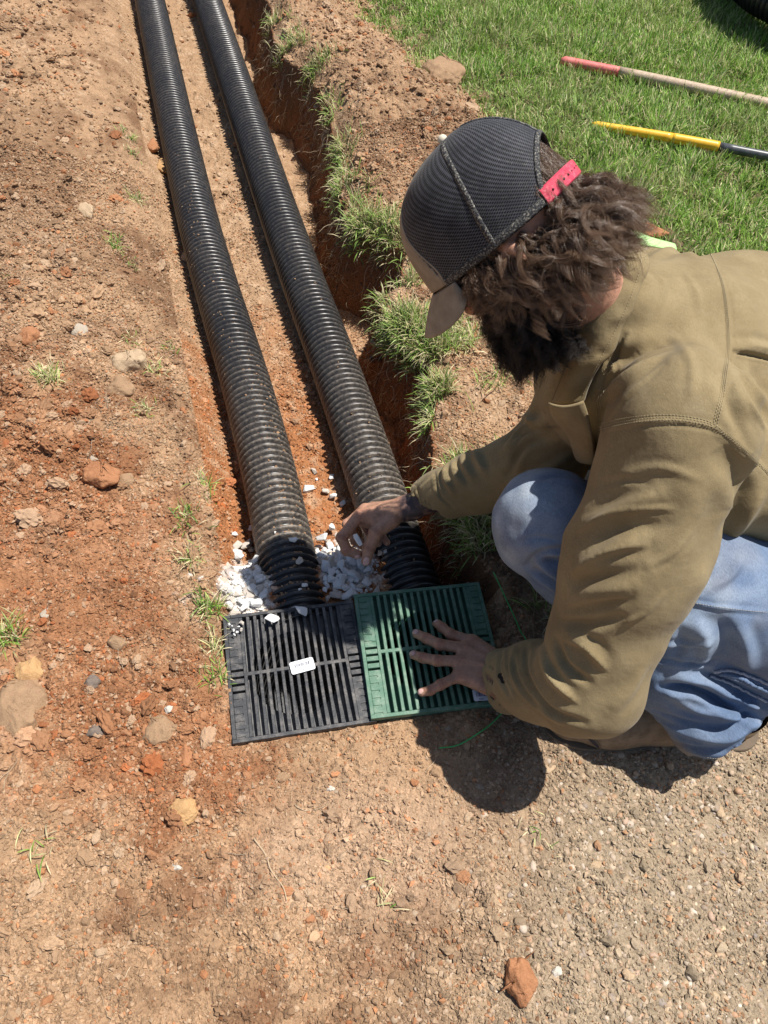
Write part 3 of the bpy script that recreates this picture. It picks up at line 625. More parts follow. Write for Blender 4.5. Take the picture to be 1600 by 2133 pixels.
for i, (px, py, w, h, kind, lab_, sink, lift) in enumerate(ROCKS):
    r2 = np.random.default_rng(100 + i); p0 = at(px, py, 0); z0 = float(hgt(p0[:1], p0[1:2], False)[0]); p = at(px, py, z0 + .006)
    mm = np.linalg.norm(at(px + 10, py, z0) - at(px, py, z0)) / 10; mv = np.linalg.norm(at(px, py + 10, z0) - at(px, py, z0)) / 10
    sx, sy = w * mm * .56, h * mv * .56; sz = min(sx, sy) * .75
    V, T = hull_rock(r2, 20 if w < 58 else 44, (1, 1, 1), .3 if w < 58 else .18, 3, .0); V = V * (sx, sy, sz); k = (sx * sy) ** .5
    V = V * (1 + .16 * n3(V, k * .7, i) + .10 * n3(V, k * .3, i + 50) + .06 * n3(V, k * .12, i + 90))[:, None]
    nm = {'pale': 'rock', 'grey': 'rock', 'white': 'rock'}.get(kind, 'clod')
    o = mesh_np(nm, V, T, RM[kind], smooth=True); o.location = (p[0], p[1], float(hgt(p[:1], p[1:2], False)[0]) + sz * (lift - .15))
    tag(o, lab_, 'rock' if nm == 'rock' else 'clod')
# ---------------------------------------------------------------- grass
M = NT('grass_blade'); 
gc = M.attr(); tr = M.n('BsdfTranslucent'); M.l(gc, tr.inputs[0]); ms = M.n('MixShader'); ms.inputs[0].default_value = .32
M.done(gc, .5, Specular_IOR_Level=.35); M.l(M.b.outputs[0], ms.inputs[1]); M.l(tr.outputs[0], ms.inputs[2]); M.l(ms.outputs[0], M.t.nodes['Material Output'].inputs[0])
blade_mat = M.m
GPAL = np.array([(.125, .235, .038), (.19, .325, .052), (.265, .42, .08), (.36, .49, .14), (.08, .16, .026), (.46, .45, .22), (.60, .52, .32)])
def blades(name, P, L, W, lean, C, mat=blade_mat, nseg=4, curl=1.0, r=rng, az=None, z=None):
    n = len(P); az = r.uniform(0, 2 * np.pi, n) if az is None else az
    d = np.stack([np.cos(az), np.sin(az), 0 * az], -1); s = np.stack([-np.sin(az), np.cos(az), 0 * az], -1)
    tw = r.uniform(-.9, .9, n)
    t = np.linspace(0, 1, nseg + 1); ang0 = lean * .3; V = []; pos = P.copy()
    step = L / nseg
    for k in range(nseg + 1):
        w = W * (1 - .15 * t[k]) * (1 if k < nseg else .12) * (.75 if k == 0 else 1)
        ss = s * np.cos(tw * t[k])[:, None] + np.array([0, 0, 1]) * np.sin(tw * t[k] * .6)[:, None]
        V.append(np.stack([pos - ss * w[:, None] / 2, pos + ss * w[:, None] / 2], 1))
        th = ang0 + curl * lean * (t[k] + .5 / nseg)
        pos = pos + (d * np.sin(th)[:, None] + np.array([0, 0, 1]) * np.cos(th)[:, None]) * step[:, None]
    V = np.stack(V, 1).reshape(n, -1, 3); m = V.shape[1]
    q = np.array([[2 * k, 2 * k + 1, 2 * k + 3, 2 * k + 2] for k in range(nseg)])
    Q = (q[None] + (np.arange(n) * m)[:, None, None]).reshape(-1, 4)
    tt = np.repeat(t, 2)[None, :, None]; CC = C[:, None] * (1 + .25 * (tt - .4)) 
    return mesh_np(name, V.reshape(-1, 3), Q, mat, smooth=True, colors=CC.reshape(-1, 3))
def gcol(n, dry=.12, r=rng, x=None, y=None):
    w = np.array([.22, .26, .2, .1, .14, .05, .03]); k = r.choice(7, n, p=w / w.sum()); u = r.uniform(0, 1, n) < dry; k = np.where(u, r.choice([5, 6], n), k)
    return GPAL[k] * r.uniform(.8, 1.45, (n, 1))
def inview(x, y, m=70):
    p = proj(np.stack([x, y, 0 * x], -1)); return (p[:, 0] > -m) & (p[:, 0] < 1600 + m) & (p[:, 1] > -m) & (p[:, 1] < 2133 + m)
n = 330000; x = rng.uniform(.95, 4.2, n); y = rng.uniform(.6, 5.2, n)
e = x - lawn_edge(y) + .10 * n2(x, y, .12, 300) + .05 * n2(x, y, .05, 301); pd = sst(-.10, .12, e)
keep = (rng.uniform(0, 1, n) < pd) & (inview(x, y) | ((x > 1) & (x < 4) & (y < 5) & (rng.uniform(0, 1, n) < .10))); keep &= ~((x < 1.6) & (y < 1.25)); x, y = x[keep], y[keep]; n = len(x)
clump = n2(x, y, .09, 302); L = rng.uniform(.035, .078, n) * (1 + .3 * clump) * (.6 + .4 * sst(-.02, .3, x - lawn_edge(y))); lean = np.clip(rng.normal(.75, .42, n), .05, 1.9)
az = rng.uniform(0, 2 * np.pi, n) + 0; az = np.where(rng.uniform(0, 1, n) < .5, 2 * np.pi * n2(x, y, .13, 303) + rng.normal(0, .5, n), az)
patch = sst(.1, .5, n2(x, y, .3, 305) + .5 * n2(x, y, .1, 306))
C = gcol(n, .17); C = mix(C, (.40, .38, .20), .35 * patch * rng.uniform(0, 1, n))
lawn = blades('lawn_grass', np.stack([x, y, hgt(x, y, False) - .004], -1), L, rng.uniform(.0022, .0042, n), lean, C, az=az)
tag(lawn, 'sunlit green lawn grass beyond the dug soil', 'grass', kind='stuff')
# ragged turf left along the lip of the trench
Y = []; X = []
for (y0, y1, wd, k) in ((3.35, 3.9, .10, 1500), (3.0, 3.35, .12, 1800), (2.6, 3.0, .05, 900), (2.3, 2.6, .05, 900), (1.95, 2.3, .07, 1200), (1.75, 2.08, .12, 2600), (1.38, 1.75, .09, 2600), (1.28, 1.62, .17, 3600), (1.0, 1.35, .07, 2800), (.8, 1.1, .08, 1500)):
    yv = rng.uniform(y0, y1, k); Y.append(yv); X.append(xlip(yv) - .012 + np.abs(rng.normal(0, wd * .55, k)))
x = np.concatenate(X); y = np.concatenate(Y); pn = n2(x, y, .07, 320); keep = (pn + .5 * rng.uniform(-1, 1, len(x))) > np.where(y > 2.15, .30, .02); x, y, pn = x[keep], y[keep], pn[keep]; n = len(x)
edge = x < xlip(y) + .02; az = np.where(edge, rng.normal(np.pi, 1.0, n), rng.uniform(0, 2 * np.pi, n)); lean = np.where(edge, rng.uniform(.5, 2.2, n), rng.uniform(.2, 1.6, n))
C = mix(gcol(n, .42), (.30, .24, .14), .35 * rng.uniform(0, 1, n)); o = blades('trench_edge_grass', np.stack([x, y, hgt(x, y, False) - .003], -1), rng.uniform(.025, .075, n), rng.uniform(.0018, .0032, n), lean, C, az=az)
tag(o, 'ragged turf clinging to the right lip of the trench', 'grass', kind='stuff')
# dry flattened grass in the shade right of the pipes
n = 9000; x = rng.uniform(.55, 1.15, n); y = rng.uniform(.46, 1.08, n); keep = (n2(x, y, .08, 330) > -.25) & (x > xlip(y) + .0) & ((x - .62) * .5 + y > .62); x, y = x[keep], y[keep]; n = len(x)
C = mix(gcol(n, .35), (.20, .17, .10), .4 * rng.uniform(0, 1, n)); o = blades('shaded_grass', np.stack([x, y, hgt(x, y, False) - .003], -1), rng.uniform(.03, .08, n), rng.uniform(.0013, .0026, n), rng.uniform(.7, 1.9, n), C)
tag(o, "thin flattened grass in the shade under the man's arm", 'grass', kind='stuff')
# separate tufts on the left bank
TUFTS = [(262, 262, .05, 26, 'green tuft on the left bank near the top of the picture'), (272, 300, .04, 20, 'small tuft below the topmost one on the left bank'), (282, 400, .05, 34, 'green tuft at the trench edge beside the pale wedge rock'), (245, 520, .05, 40, 'sparse wide tuft of grass on the left bank'),
    (275, 548, .035, 18, 'small tuft right of the sparse wide one'), (278, 708, .03, 22, 'pale tuft above the large pale rock'), (322, 765, .04, 26, 'green tuft right of the large pale rock'), (350, 722, .03, 16, 'dark little tuft near the left pipe'),
    (118, 828, .06, 60, 'mound of straw coloured grass on the reddish soil'), (300, 850, .04, 30, 'thin green tuft among the dry roots'), (425, 1000, .05, 26, 'upright green tuft at the trench edge'), (388, 1085, .05, 34, 'green tuft bending over the bank below the upright one'),
    (400, 1165, .045, 34, 'green tuft beside the pale dusty soil'), (440, 1262, .07, 46, 'taller green tuft at the white stones'), (455, 1345, .05, 40, 'dry tuft against the upper left side of the black grate'), (462, 1410, .05, 44, 'green tuft against the left side of the black grate'),
    (18, 1320, .06, 46, 'grass tuft at the left edge of the picture'), (8, 640, .06, 40, 'straw coloured tuft cut by the left edge of the picture'), (90, 1750, .05, 7, 'few green blades lying on the lower left dirt'), (800, 1850, .05, 7, 'thin dry stalks lying in the bottom centre'), (1133, 1742, .03, 6, 'tiny pale sprig on the driveway')]
for i, (px, py, L0, k, lab_) in enumerate(TUFTS):
    r2 = np.random.default_rng(500 + i); p = at(px, py, .01); w = .013 if k > 10 else .020
    x = p[0] + r2.normal(0, w, k * 2); y = p[1] + r2.normal(0, w * 1.3, k * 2); ok = clear_of_grates(x, y, .004); x, y = x[ok], y[ok]; k2 = len(x)
    lean = r2.uniform(.3, 1.7, k2) if k > 10 else r2.uniform(1.3, 1.7, k2)
    dry = .7 if ('straw' in lab_ or 'dry' in lab_ or 'pale' in lab_) else .25
    o = blades('grass_tuft', np.stack([x, y, hgt(x, y, False) + (.002 if k < 10 else -.002)], -1), r2.uniform(.4, .95, k2) * L0, r2.uniform(.0014, .0027, k2), lean, gcol(k2, dry, r2), r=r2)
    tag(o, lab_, 'grass tuft')
# ---------------------------------------------------------------- roots and straws
M = NT('root_fibre'); rootm = M.done(M.attr(), .8)
def fibres(name, starts, dirs, L, R, C, label, wob=.5, grav=0.0, nseg=9, follow=False, r=rng):
    q = MB(); 
    for p, d, l, rad, c in zip(starts, dirs, L, R, C):
        P = [np.array(p, float)]; d = np.array(d, float)
        for k in range(nseg):
            d = d + r.normal(0, wob, 3) * .35; d[2] -= grav
            if follow: d[2] = 0
            d /= np.linalg.norm(d); P.append(P[-1] + d * l / nseg)
        P = np.array(P)
        if follow: P[:, 2] = hgt(P[:, 0], P[:, 1], False) + rad + .003 + .002 * np.sin(np.arange(nseg + 1))
        q.tube(P, np.linspace(rad, rad * .35, nseg + 1), 4, col=c)
    o = q.build(name, rootm, None, smooth=True, colors=True); return tag(o, label, 'roots', kind='stuff')
k = 1300; y = rng.uniform(.85, 3.9, k); t_ = rng.uniform(.5, 1.05, k); x = xbot(y) + (xlip(y) - xbot(y)) * t_ - .004
D_ = np.stack([rng.normal(-.55, .35, k), rng.normal(0, .5, k), rng.normal(-.5, .4, k)], -1)
fibres('hanging_roots', np.stack([x, y, hgt(x, y, False)], -1), D_, rng.uniform(.02, .11, k), rng.uniform(.0005, .0013, k), np.array([(.46, .36, .24)]) * rng.uniform(.5, 1.4, (k, 1)), 'fine pale roots hanging from the cut wall of the trench', 1.0, .25)
k = 260; x = rng.uniform(-.5, .9, k); y = rng.uniform(.0, 2.2, k); ok = clear_of_grates(x, y, .06) & ~((x > .0) & (x < .6) & (y > .7)); x, y = x[ok], y[ok]; k = len(x); a = rng.uniform(0, 6.28, k)
fibres('loose_straws', np.stack([x, y, 0 * x], -1), np.stack([np.cos(a), np.sin(a), 0 * a], -1), rng.uniform(.02, .07, k), rng.uniform(.0004, .0008, k), np.array([(.5, .40, .27)]) * rng.uniform(.6, 1.3, (k, 1)), 'loose straws and thin roots scattered on the dirt', .9, 0, follow=True)
p = at(225, 885, .02); k = 90; a = rng.uniform(0, 6.28, k); x = p[0] + rng.normal(0, .045, k); y = p[1] + rng.normal(0, .045, k)
o = fibres('root_mat', np.stack([x, y, hgt(x, y, False) + .004], -1), np.stack([np.cos(a), np.sin(a), .3 + 0 * a], -1), rng.uniform(.03, .09, k), rng.uniform(.0004, .001, k), np.array([(.38, .29, .20)]) * rng.uniform(.6, 1.3, (k, 1)), 'tangle of dry roots on the left bank', 1.0, .12)
P = spline([at(530, 1750, .004), at(555, 1785, .004), at(565, 1815, .004), at(590, 1850, .004), at(598, 1878, .004)], 24); P[:, 2] = hgt(P[:, 0], P[:, 1], False) + .005
q = MB(); q.tube(P, np.linspace(.0018, .0011, 24), 6, col=(.45, .33, .21)); tag(q.build('root', rootm, None, smooth=True, colors=True), 'winding pale root lying on the dirt below the grates', 'root')
# ---------------------------------------------------------------- the crouching man
def surface_nets(f, lo, hi, h):
    lo = np.array(lo, float); hi = np.array(hi, float); n = np.ceil((hi - lo) / h).astype(int) + 1
    ax = [(lo[i] + h * np.arange(n[i])).astype(np.float32) for i in range(3)]
    D = np.empty(n, np.float32); st = max(1, int(1200000 // (n[1] * n[2])))
    for i in range(0, n[0], st):
        X, Y, Z = np.meshgrid(ax[0][i:i + st], ax[1], ax[2], indexing='ij'); D[i:i + st] = f(np.stack([X, Y, Z], -1).reshape(-1, 3)).reshape(X.shape)
    S = D < 0; c = S[:-1, :-1, :-1].astype(np.int8)
    for a in (0, 1):
        for b in (0, 1):
            for d in (0, 1):
                if a | b | d: c = c + S[a:n[0] - 1 + a, b:n[1] - 1 + b, d:n[2] - 1 + d]
    act = (c > 0) & (c < 8); I = np.argwhere(act); idx = np.full(act.shape, -1, np.int64); idx[act] = np.arange(len(I))
    cr = {}
    for a in (0, 1):
        for b in (0, 1):
            for d in (0, 1): cr[a, b, d] = D[I[:, 0] + a, I[:, 1] + b, I[:, 2] + d]
    P = np.zeros((len(I), 3)); W = np.zeros(len(I)); ks = list(cr)
    for p in ks:
        for axn in range(3):
            if p[axn]: continue
            q = list(p); q[axn] = 1; q = tuple(q); A, B = cr[p], cr[q]; m = (A < 0) != (B < 0)
            t = np.where(m, A / np.where(m, A - B, 1), 0); v = np.tile(np.array(p, float), (len(I), 1)); v[:, axn] = t
            P += v * m[:, None]; W += m
    V = lo + (I + P / W[:, None]) * h
    Q = []
    for axn in range(3):
        o1, o2 = [k for k in range(3) if k != axn]
        sl0 = [slice(None)] * 3; sl1 = [slice(None)] * 3; sl0[axn] = slice(0, -1); sl1[axn] = slice(1, None)
        A, B = S[tuple(sl0)], S[tuple(sl1)]; E = np.argwhere(A != B)
        ok = (E[:, o1] > 0) & (E[:, o2] > 0) & (E[:, o1] < n[o1] - 1) & (E[:, o2] < n[o2] - 1); E = E[ok]
        e1 = np.zeros(3, int); e1[o1] = 1; e2 = np.zeros(3, int); e2[o2] = 1
        q = np.stack([idx[tuple(E.T)], idx[tuple((E - e1).T)], idx[tuple((E - e1 - e2).T)], idx[tuple((E - e2).T)]], -1)
        flip = A[tuple(E.T)] if axn != 1 else ~A[tuple(E.T)]
        q[flip] = q[flip][:, ::-1]; Q.append(q)
    return V, np.concatenate(Q)[:, ::-1]
def cap(a, b, ra, rb, flat=None):
    a = np.asarray(a, np.float32); b = np.asarray(b, np.float32); ab = b - a; L = ab @ ab
    def f(P):
        pa = P - a; t = np.clip(pa @ ab / L, 0, 1); v = pa - t[:, None] * ab
        if flat is not None:
            w = np.asarray(flat[0], np.float32); w = w / np.linalg.norm(w); k = v @ w; v = v + np.outer(k * (1 / flat[1] - 1), w)
            return (np.sqrt((v * v).sum(1)) - (ra + (rb - ra) * t)) * .8
        return np.sqrt((v * v).sum(1)) - (ra + (rb - ra) * t)
    return f
def ell(c, r, M_=None):
    c = np.asarray(c, np.float32); r = np.asarray(r, np.float32)
    def f(P):
        q = P - c
        if M_ is not None: q = q @ np.asarray(M_, np.float32)
        k = np.sqrt(((q / r) ** 2).sum(1)); return (k - 1) * r.min() * np.clip(k, .6, 1.0) + 0
    return f
def smin(a, b, k):
    h = np.clip(.5 + .5 * (b - a) / k, 0, 1); return b * (1 - h) + a * h - k * h * (1 - h)
def smax(a, b, k): return -smin(-a, -b, k)
def union(items):
    def f(P):
        d = None
        for g, k in items: e = g(P); d = e if d is None else smin(d, e, k)
        return d
    return f
def to_obj(name, V, Q, mat, parent, subdiv=0, colors=None):
    o = mesh_np(name, V, Q, mat, parent, True, colors)
    return o
def relax(V, Q, it=2, lam=.5):
    E = np.concatenate([Q[:, [0, 1]], Q[:, [1, 2]], Q[:, [2, 3]], Q[:, [3, 0]]]); 
    for _ in range(it):
        S_ = np.zeros_like(V); c = np.zeros(len(V)); 
        for a, b in ((0, 1), (1, 0)):
            for k in range(3): S_[:, k] += np.bincount(E[:, a], V[E[:, b], k], len(V))
            c += np.bincount(E[:, a], minlength=len(V))
        V = V + lam * (S_ / np.maximum(c, 1)[:, None] - V)
    return V
def subdivide(V, Q):
    """split every quad in four"""
    E = np.concatenate([Q[:, [0, 1]], Q[:, [1, 2]], Q[:, [2, 3]], Q[:, [3, 0]]]); Es = np.sort(E, 1); key = Es[:, 0] * len(V) + Es[:, 1]
    uq, inv = np.unique(key, return_inverse=True); m = np.stack([uq // len(V), uq % len(V)], 1)
    ev = V[m].mean(1); fv = V[Q].mean(1); nv, ne, nq = len(V), len(uq), len(Q); inv = inv.reshape(4, nq) + nv; fi = nv + ne + np.arange(nq)
    W = np.vstack([V, ev, fv]); out = [np.stack([Q[:, k], inv[k], fi, inv[(k + 3) % 4]], 1) for k in range(4)]
    return relax(W, np.concatenate(out), 1, .35), np.concatenate(out)
def vnormals(V, Q):
    n = np.cross(V[Q[:, 2]] - V[Q[:, 0]], V[Q[:, 3]] - V[Q[:, 1]]); N = np.zeros_like(V)
    for k in range(4):
        for c in range(3): N[:, c] += np.bincount(Q[:, k], n[:, c], len(V))
    return N / (np.linalg.norm(N, axis=1)[:, None] + 1e-12)
def bvh_of(V, Q): return BVHTree.FromPolygons(V.tolist(), Q.tolist())
EYE = Vector((0, 0, H))
def drape(tree, pts, n, off=0.0):
    """the surface points that the curve through these photo positions lies on"""
    C = spline(np.array(pts, float), n); out = []; nn = []
    for px, py in C:
        d = Vector((ROT @ np.array([(px - CX) / F, (py - CY) / F, 1.0])).tolist()).normalized()
        h_, nrm, _, _ = tree.ray_cast(EYE, d)
        if h_ is None: continue
        if nrm.dot(d) > 0: nrm = -nrm
        out.append(np.array(h_[:]) + np.array(nrm[:]) * off); nn.append(np.array(nrm[:]))
    return np.array(out), np.array(nn)
def press(V, N, tree, strokes):
    """folds: each is a curve on the cloth, a width and a height"""
    D = np.zeros(len(V))
    for pts, w, amp in strokes:
        C, CN = drape(tree, pts, 80)
        if len(C) < 3: continue
        lo, hi = C.min(0) - 3 * w, C.max(0) + 3 * w; m = np.where(((V > lo) & (V < hi)).all(1))[0]
        if not len(m): continue
        d = np.linalg.norm(V[m][:, None] - C[None], axis=2); j = d.argmin(1); dd = d[np.arange(len(m)), j]
        tp = np.sin(np.pi * np.clip((j + .5) / len(C), .02, .98)) ** .5
        s = ((N[m] * CN[j]).sum(1) > .0)
        D[m] += amp * tp * s * (np.exp(-(dd / w) ** 2) - .35 * np.exp(-((dd - 1.7 * w) / w) ** 2))
    return V + N * D[:, None]
def stitches(tree, pts, off, par, mat, n=None, r=.00045, dash=.0030, gap=.0014, name='stitching'):
    C, CN = drape(tree, pts, 160, off); 
    if len(C) < 4: return None
    L = np.concatenate([[0], np.cumsum(np.linalg.norm(np.diff(C, axis=0), axis=1))]); q = MB(); s = 0
    while s + dash < L[-1]:
        P = np.stack([np.interp([s, s + dash / 2, s + dash], L, C[:, k]) for k in range(3)], -1); q.tube(P, [r * .5, r, r * .5], 5); s += dash + gap
    return q

man = empty('person', (.85, .55, 0), 'man crouching over the green grate in an olive jacket, jeans and mesh cap', 'person')

# --- cloth and skin materials
M = NT('olive_canvas'); a = M.noise(14, 5, .6); b = M.noise(900, 2, .6); mp = M.n('Mapping'); M.l(M.co(), mp.inputs[0]); mp.inputs['Scale'].default_value = (1400, 160, 900); mp.inputs['Rotation'].default_value = (0, 0, .9)
tw = M.noise(1, 2, .6, mp.outputs[0]); w = M.ramp(M.noise(26, 5, .7), [(.55, 0), (.80, .38)])
cc = M.mixc(M.ramp(a, [(.3, 0), (.7, 1)]), (.212, .160, .083), (.288, .224, .122)); cc = M.mixc(w, cc, (.32, .26, .165)); cc = M.mixc(1, cc, M.ramp(tw, [(.3, .82), (.7, 1.16)]), 'MULTIPLY')
sp = M.ramp(M.vor(60), [(.02, 1), (.05, 0)]); sp = M.math('MULTIPLY', sp, M.ramp(M.noise(9, 2), [(.55, 0), (.62, .8)])); cc = M.mixc(sp, cc, (.5, .42, .30))
canvas = M.done(cc, .9, M.bump(tw, .25, .0006, M.bump(M.noise(60, 4, .6), .35, .0035)), Specular_IOR_Level=.15, Sheen_Weight=.08, Sheen_Roughness=.5)
M = NT('jacket_thread'); thread = M.done((.40, .33, .20), .8)
M = NT('denim'); mp = M.n('Mapping'); M.l(M.co(), mp.inputs[0]); mp.inputs['Scale'].default_value = (1200, 140, 700); mp.inputs['Rotation'].default_value = (0, .4, .5)
tw = M.noise(1, 2, .6, mp.outputs[0]); a = M.noise(9, 5, .65); at_ = M.attr()
cc = M.mixc(M.ramp(a, [(.3, 0), (.72, 1)]), (.095, .145, .245), (.190, .250, .35)); sepc = M.n('SeparateColor'); M.l(at_, sepc.inputs[0])
cc = M.mixc(sepc.outputs[0], cc, (.46, .52, .58)); cc = M.mixc(sepc.outputs[1], cc, (.30, .24, .17)); cc = M.mixc(1, cc, M.ramp(tw, [(.3, .72), (.7, 1.24)]), 'MULTIPLY')
denim = M.done(cc, .9, M.bump(tw, .35, .0006, M.bump(M.noise(50, 4, .6), .3, .003)), Specular_IOR_Level=.15)
M = NT('skin'); at_ = M.attr(); a = M.noise(180, 4, .6); v = M.vor(700)
skin = M.done(M.mixc(1, at_, M.ramp(a, [(.3, .82), (.7, 1.12)]), 'MULTIPLY'), .48, M.bump(v, .22, .0004, M.bump(a, .35, .0008)), Subsurface_Weight=.12, Subsurface_Scale=.01, Subsurface_Radius=(1, .4, .25), Specular_IOR_Level=.4)
SKIN = np.array((.47, .255, .168))

# --- where the joints are
A3 = lambda px, py, z: at(px, py, z)
shL, elL, wrL = A3(1408, 908, .655), A3(1226, 1426, .29), A3(1062, 1404, .066)
shR, elR, wrR = np.array((.800, .935, .555)), A3(1140, 955, .31), A3(858, 1056, .105)
hipL, knL, anL = A3(1650, 1318, .27), A3(1146, 1098, .375), A3(1497, 1478, .135)
hipR, knR, anR = np.array((1.12, .78, .265)), np.array((.735, .86, .37)), np.array((1.02, .86, .12))
UP = (0, 0, 1.0)

# --- head frame
fC = np.array([-.685, .422, .594]); fC /= np.linalg.norm(fC); uC = np.array([-.654, -.7155, -.246]); uC -= (uC @ fC) * fC; uC /= np.linalg.norm(uC); lC = np.cross(uC, fC)
HF, HL, HU = ROT @ fC, ROT @ lC, ROT @ uC; RC = A3(1055, 478, .80); HM = np.stack([HF, HL, HU])      # rows: forward, left, up
def hd(f_, l_, u_): return RC + f_ * HF + l_ * HL + u_ * HU

nkB = A3(1262, 640, .68); nkL = (nkB - RC) @ HM.T
def finger(pts, r0, r1):
    n = len(pts); R = np.linspace(r0, r1, n); it = []
    for i in range(n - 1): it.append((cap(pts[i], pts[i + 1], R[i], R[i + 1]), .003))
    for i in range(1, n - 1): it.append((cap(pts[i], pts[i] + np.array([0, 0, .0005]), R[i] * 1.07, R[i] * 1.07), .004))   # knuckles
    return union(it)
def hand_sdf(wr, fore, mcp, fingers, thumb, palm):
    items = [(f_, .008) for f_ in palm]
    for i, m in enumerate(mcp): items.append((cap(wr + (m - wr) * .12, m, .0145, .0108), .012))
    for i in range(len(mcp) - 1): items.append((cap(wr + ((mcp[i] + mcp[i + 1]) / 2 - wr) * .2, (mcp[i] + mcp[i + 1]) / 2, .013, .009), .012))
    base = union(items); fs = [finger(p, *r) for p, r in fingers]; th = finger(*thumb[:1], *thumb[1]) if thumb else None
    arm = cap(wr, fore, .0255, .034, ((0, 0, 1), .8))
    def f(P):
        d = smin(base(P), arm(P), .02); g = None
        for q in fs: e = q(P); g = e if g is None else np.minimum(g, e)
        d = smin(d, g, .006)
        if th is not None: d = smin(d, th(P), .008)
        return d
    return f
# left hand, flat on the green grate
zf = .033
mL = [A3(984, 1336, .054), A3(968, 1350, .057), A3(957, 1377, .055), A3(957, 1408, .048)]
fL = [([mL[0], A3(940, 1322, .053), A3(921, 1307, .043), A3(909, 1297, zf + .001)], (.0116, .0093)),
      ([mL[1], A3(917, 1343, .057), A3(889, 1330, .044), A3(868, 1320, zf)], (.0121, .0096)),
      ([mL[2], A3(911, 1376, .055), A3(881, 1370, .043), A3(862, 1364, zf)], (.0117, .0093)),
      ([mL[3], A3(918, 1426, .047), A3(896, 1438, .040), A3(879, 1442, zf - .001)], (.0107, .0086))]
thL = ([A3(1018, 1372, .045), A3(992, 1368, .036), A3(962, 1362, .034)], (.0135, .0090))
left_hand = hand_sdf(wrL, wrL + (elL - wrL) * .5, mL, fL, thL, [cap(wrL, A3(985, 1378, .050), .023, .021, (UP, .75)), cap(A3(1036, 1438, .052), mL[3], .018, .013), cap(A3(1040, 1378, .052), mL[0], .020, .0125)])
# right hand, curled round a stone
mR = [A3(748, 1074, .090), A3(760, 1060, .078), A3(776, 1056, .064), A3(792, 1060, .052)]
fR = [([mR[0], A3(712, 1120, .072), A3(722, 1146, .054), A3(745, 1155, .046)], (.0132, .0108)),
      ([mR[1], A3(724, 1092, .048), A3(740, 1125, .034), A3(762, 1140, .032)], (.0122, .0100)),
      ([mR[2], A3(756, 1088, .034), A3(772, 1118, .026), A3(788, 1132, .028)], (.0105, .0085)),
      ([mR[3], A3(784, 1092, .030), A3(796, 1116, .026), A3(806, 1130, .030)], (.0095, .0078))]
thR = ([A3(815, 1086, .098), A3(784, 1108, .092), A3(769, 1142, .070), A3(763, 1168, .056)], (.0172, .0112))
right_hand = hand_sdf(wrR, wrR + (elR - wrR) * .5, mR, fR, thR, [cap(wrR, A3(780, 1078, .088), .027, .025, None), cap(A3(815, 1080, .092), A3(765, 1085, .075), .02, .017)])
def head_sdf(P):
    q = (P - RC.astype(np.float32)) @ HM.T.astype(np.float32); e = lambda c, r: ell(c, r)(q)
    d = e((-.006, 0, .018), (.104, .082, .112)); d = smin(d, e((.030, 0, -.055), (.066, .064, .085)), .03)
    d = smin(d, e((.052, 0, -.115), (.036, .040, .034)), .03)                                   # chin
    d = smin(d, e((.084, 0, -.012), (.020, .055, .014)), .015)                                  # brow
    d = smin(d, cap((.092, 0, -.022), (.114, 0, -.058), .009, .014)(q), .010)                   # nose
    for s in (-1, 1):
        d = smin(d, e((.104, s * .014, -.060), (.011, .009, .008)), .006)
        d = smin(d, e((.070, s * .046, -.050), (.022, .020, .024)), .015)                       # cheek
        d = smax(d, -e((.096, s * .031, -.030), (.014, .017, .011)), .010)                      # eye socket
        d = smin(d, np.maximum(e((-.012, s * .084, -.035), (.020, .012, .033)), -e((-.008, s * .094, -.033), (.010, .008, .020))), .004)
    d = smin(d, e((.092, 0, -.082), (.012, .024, .006)), .006); d = smin(d, e((.090, 0, -.094), (.012, .020, .006)), .005)
    d = smin(d, cap((-.030, 0, -.06), nkL, .056, .060)(q), .03)
    return d
V1, Q1 = surface_nets(left_hand, wrL + [-.23, -.14, -.07], wrL + [.09, .16, .09], .0018)
V2, Q2 = surface_nets(right_hand, wrR + [-.20, -.15, -.12], wrR + [.12, .10, .10], .0018)
V3, Q3 = surface_nets(head_sdf, RC - .27, RC + .22, .0050)
torso = union([(cap(nkB, (.80, .80, .56), .062, .10), .05), (cap((.80, .80, .55), (1.16, .62, .36), .15, .16, (UP, .7)), .08), (cap(shL, shR, .055, .055), .06), (cap(shL, elL, .055, .042), .04), (cap(elL, wrL, .040, .028), .02),
               (cap(shR, elR, .055, .042), .04), (cap(elR, wrR, .040, .028), .02), (cap(hipL, knL, .085, .055), .05), (cap(knL, anL, .045, .034), .03), (cap(hipR, knR, .075, .05), .05), (cap(knR, anR, .045, .034), .03)])
V4, Q4 = surface_nets(torso, (.38, .22, .02), (1.38, 1.12, .80), .012)
Vb = np.concatenate([V1, V2, V3, V4]); off = np.cumsum([0, len(V1), len(V2), len(V3)]); Qb = np.concatenate([q + o for q, o in zip((Q1, Q2, Q3, Q4), off)])
for a_, b_ in ((0, len(V1)), (len(V1), len(V1) + len(V2))): pass
Vb = relax(Vb, Qb, 2, .4); Nb = vnormals(Vb, Qb)
C = np.tile(SKIN, (len(Vb), 1)) * (1 + .10 * n3(Vb, .02, 4) + .06 * n3(Vb, .007, 5))[:, None]
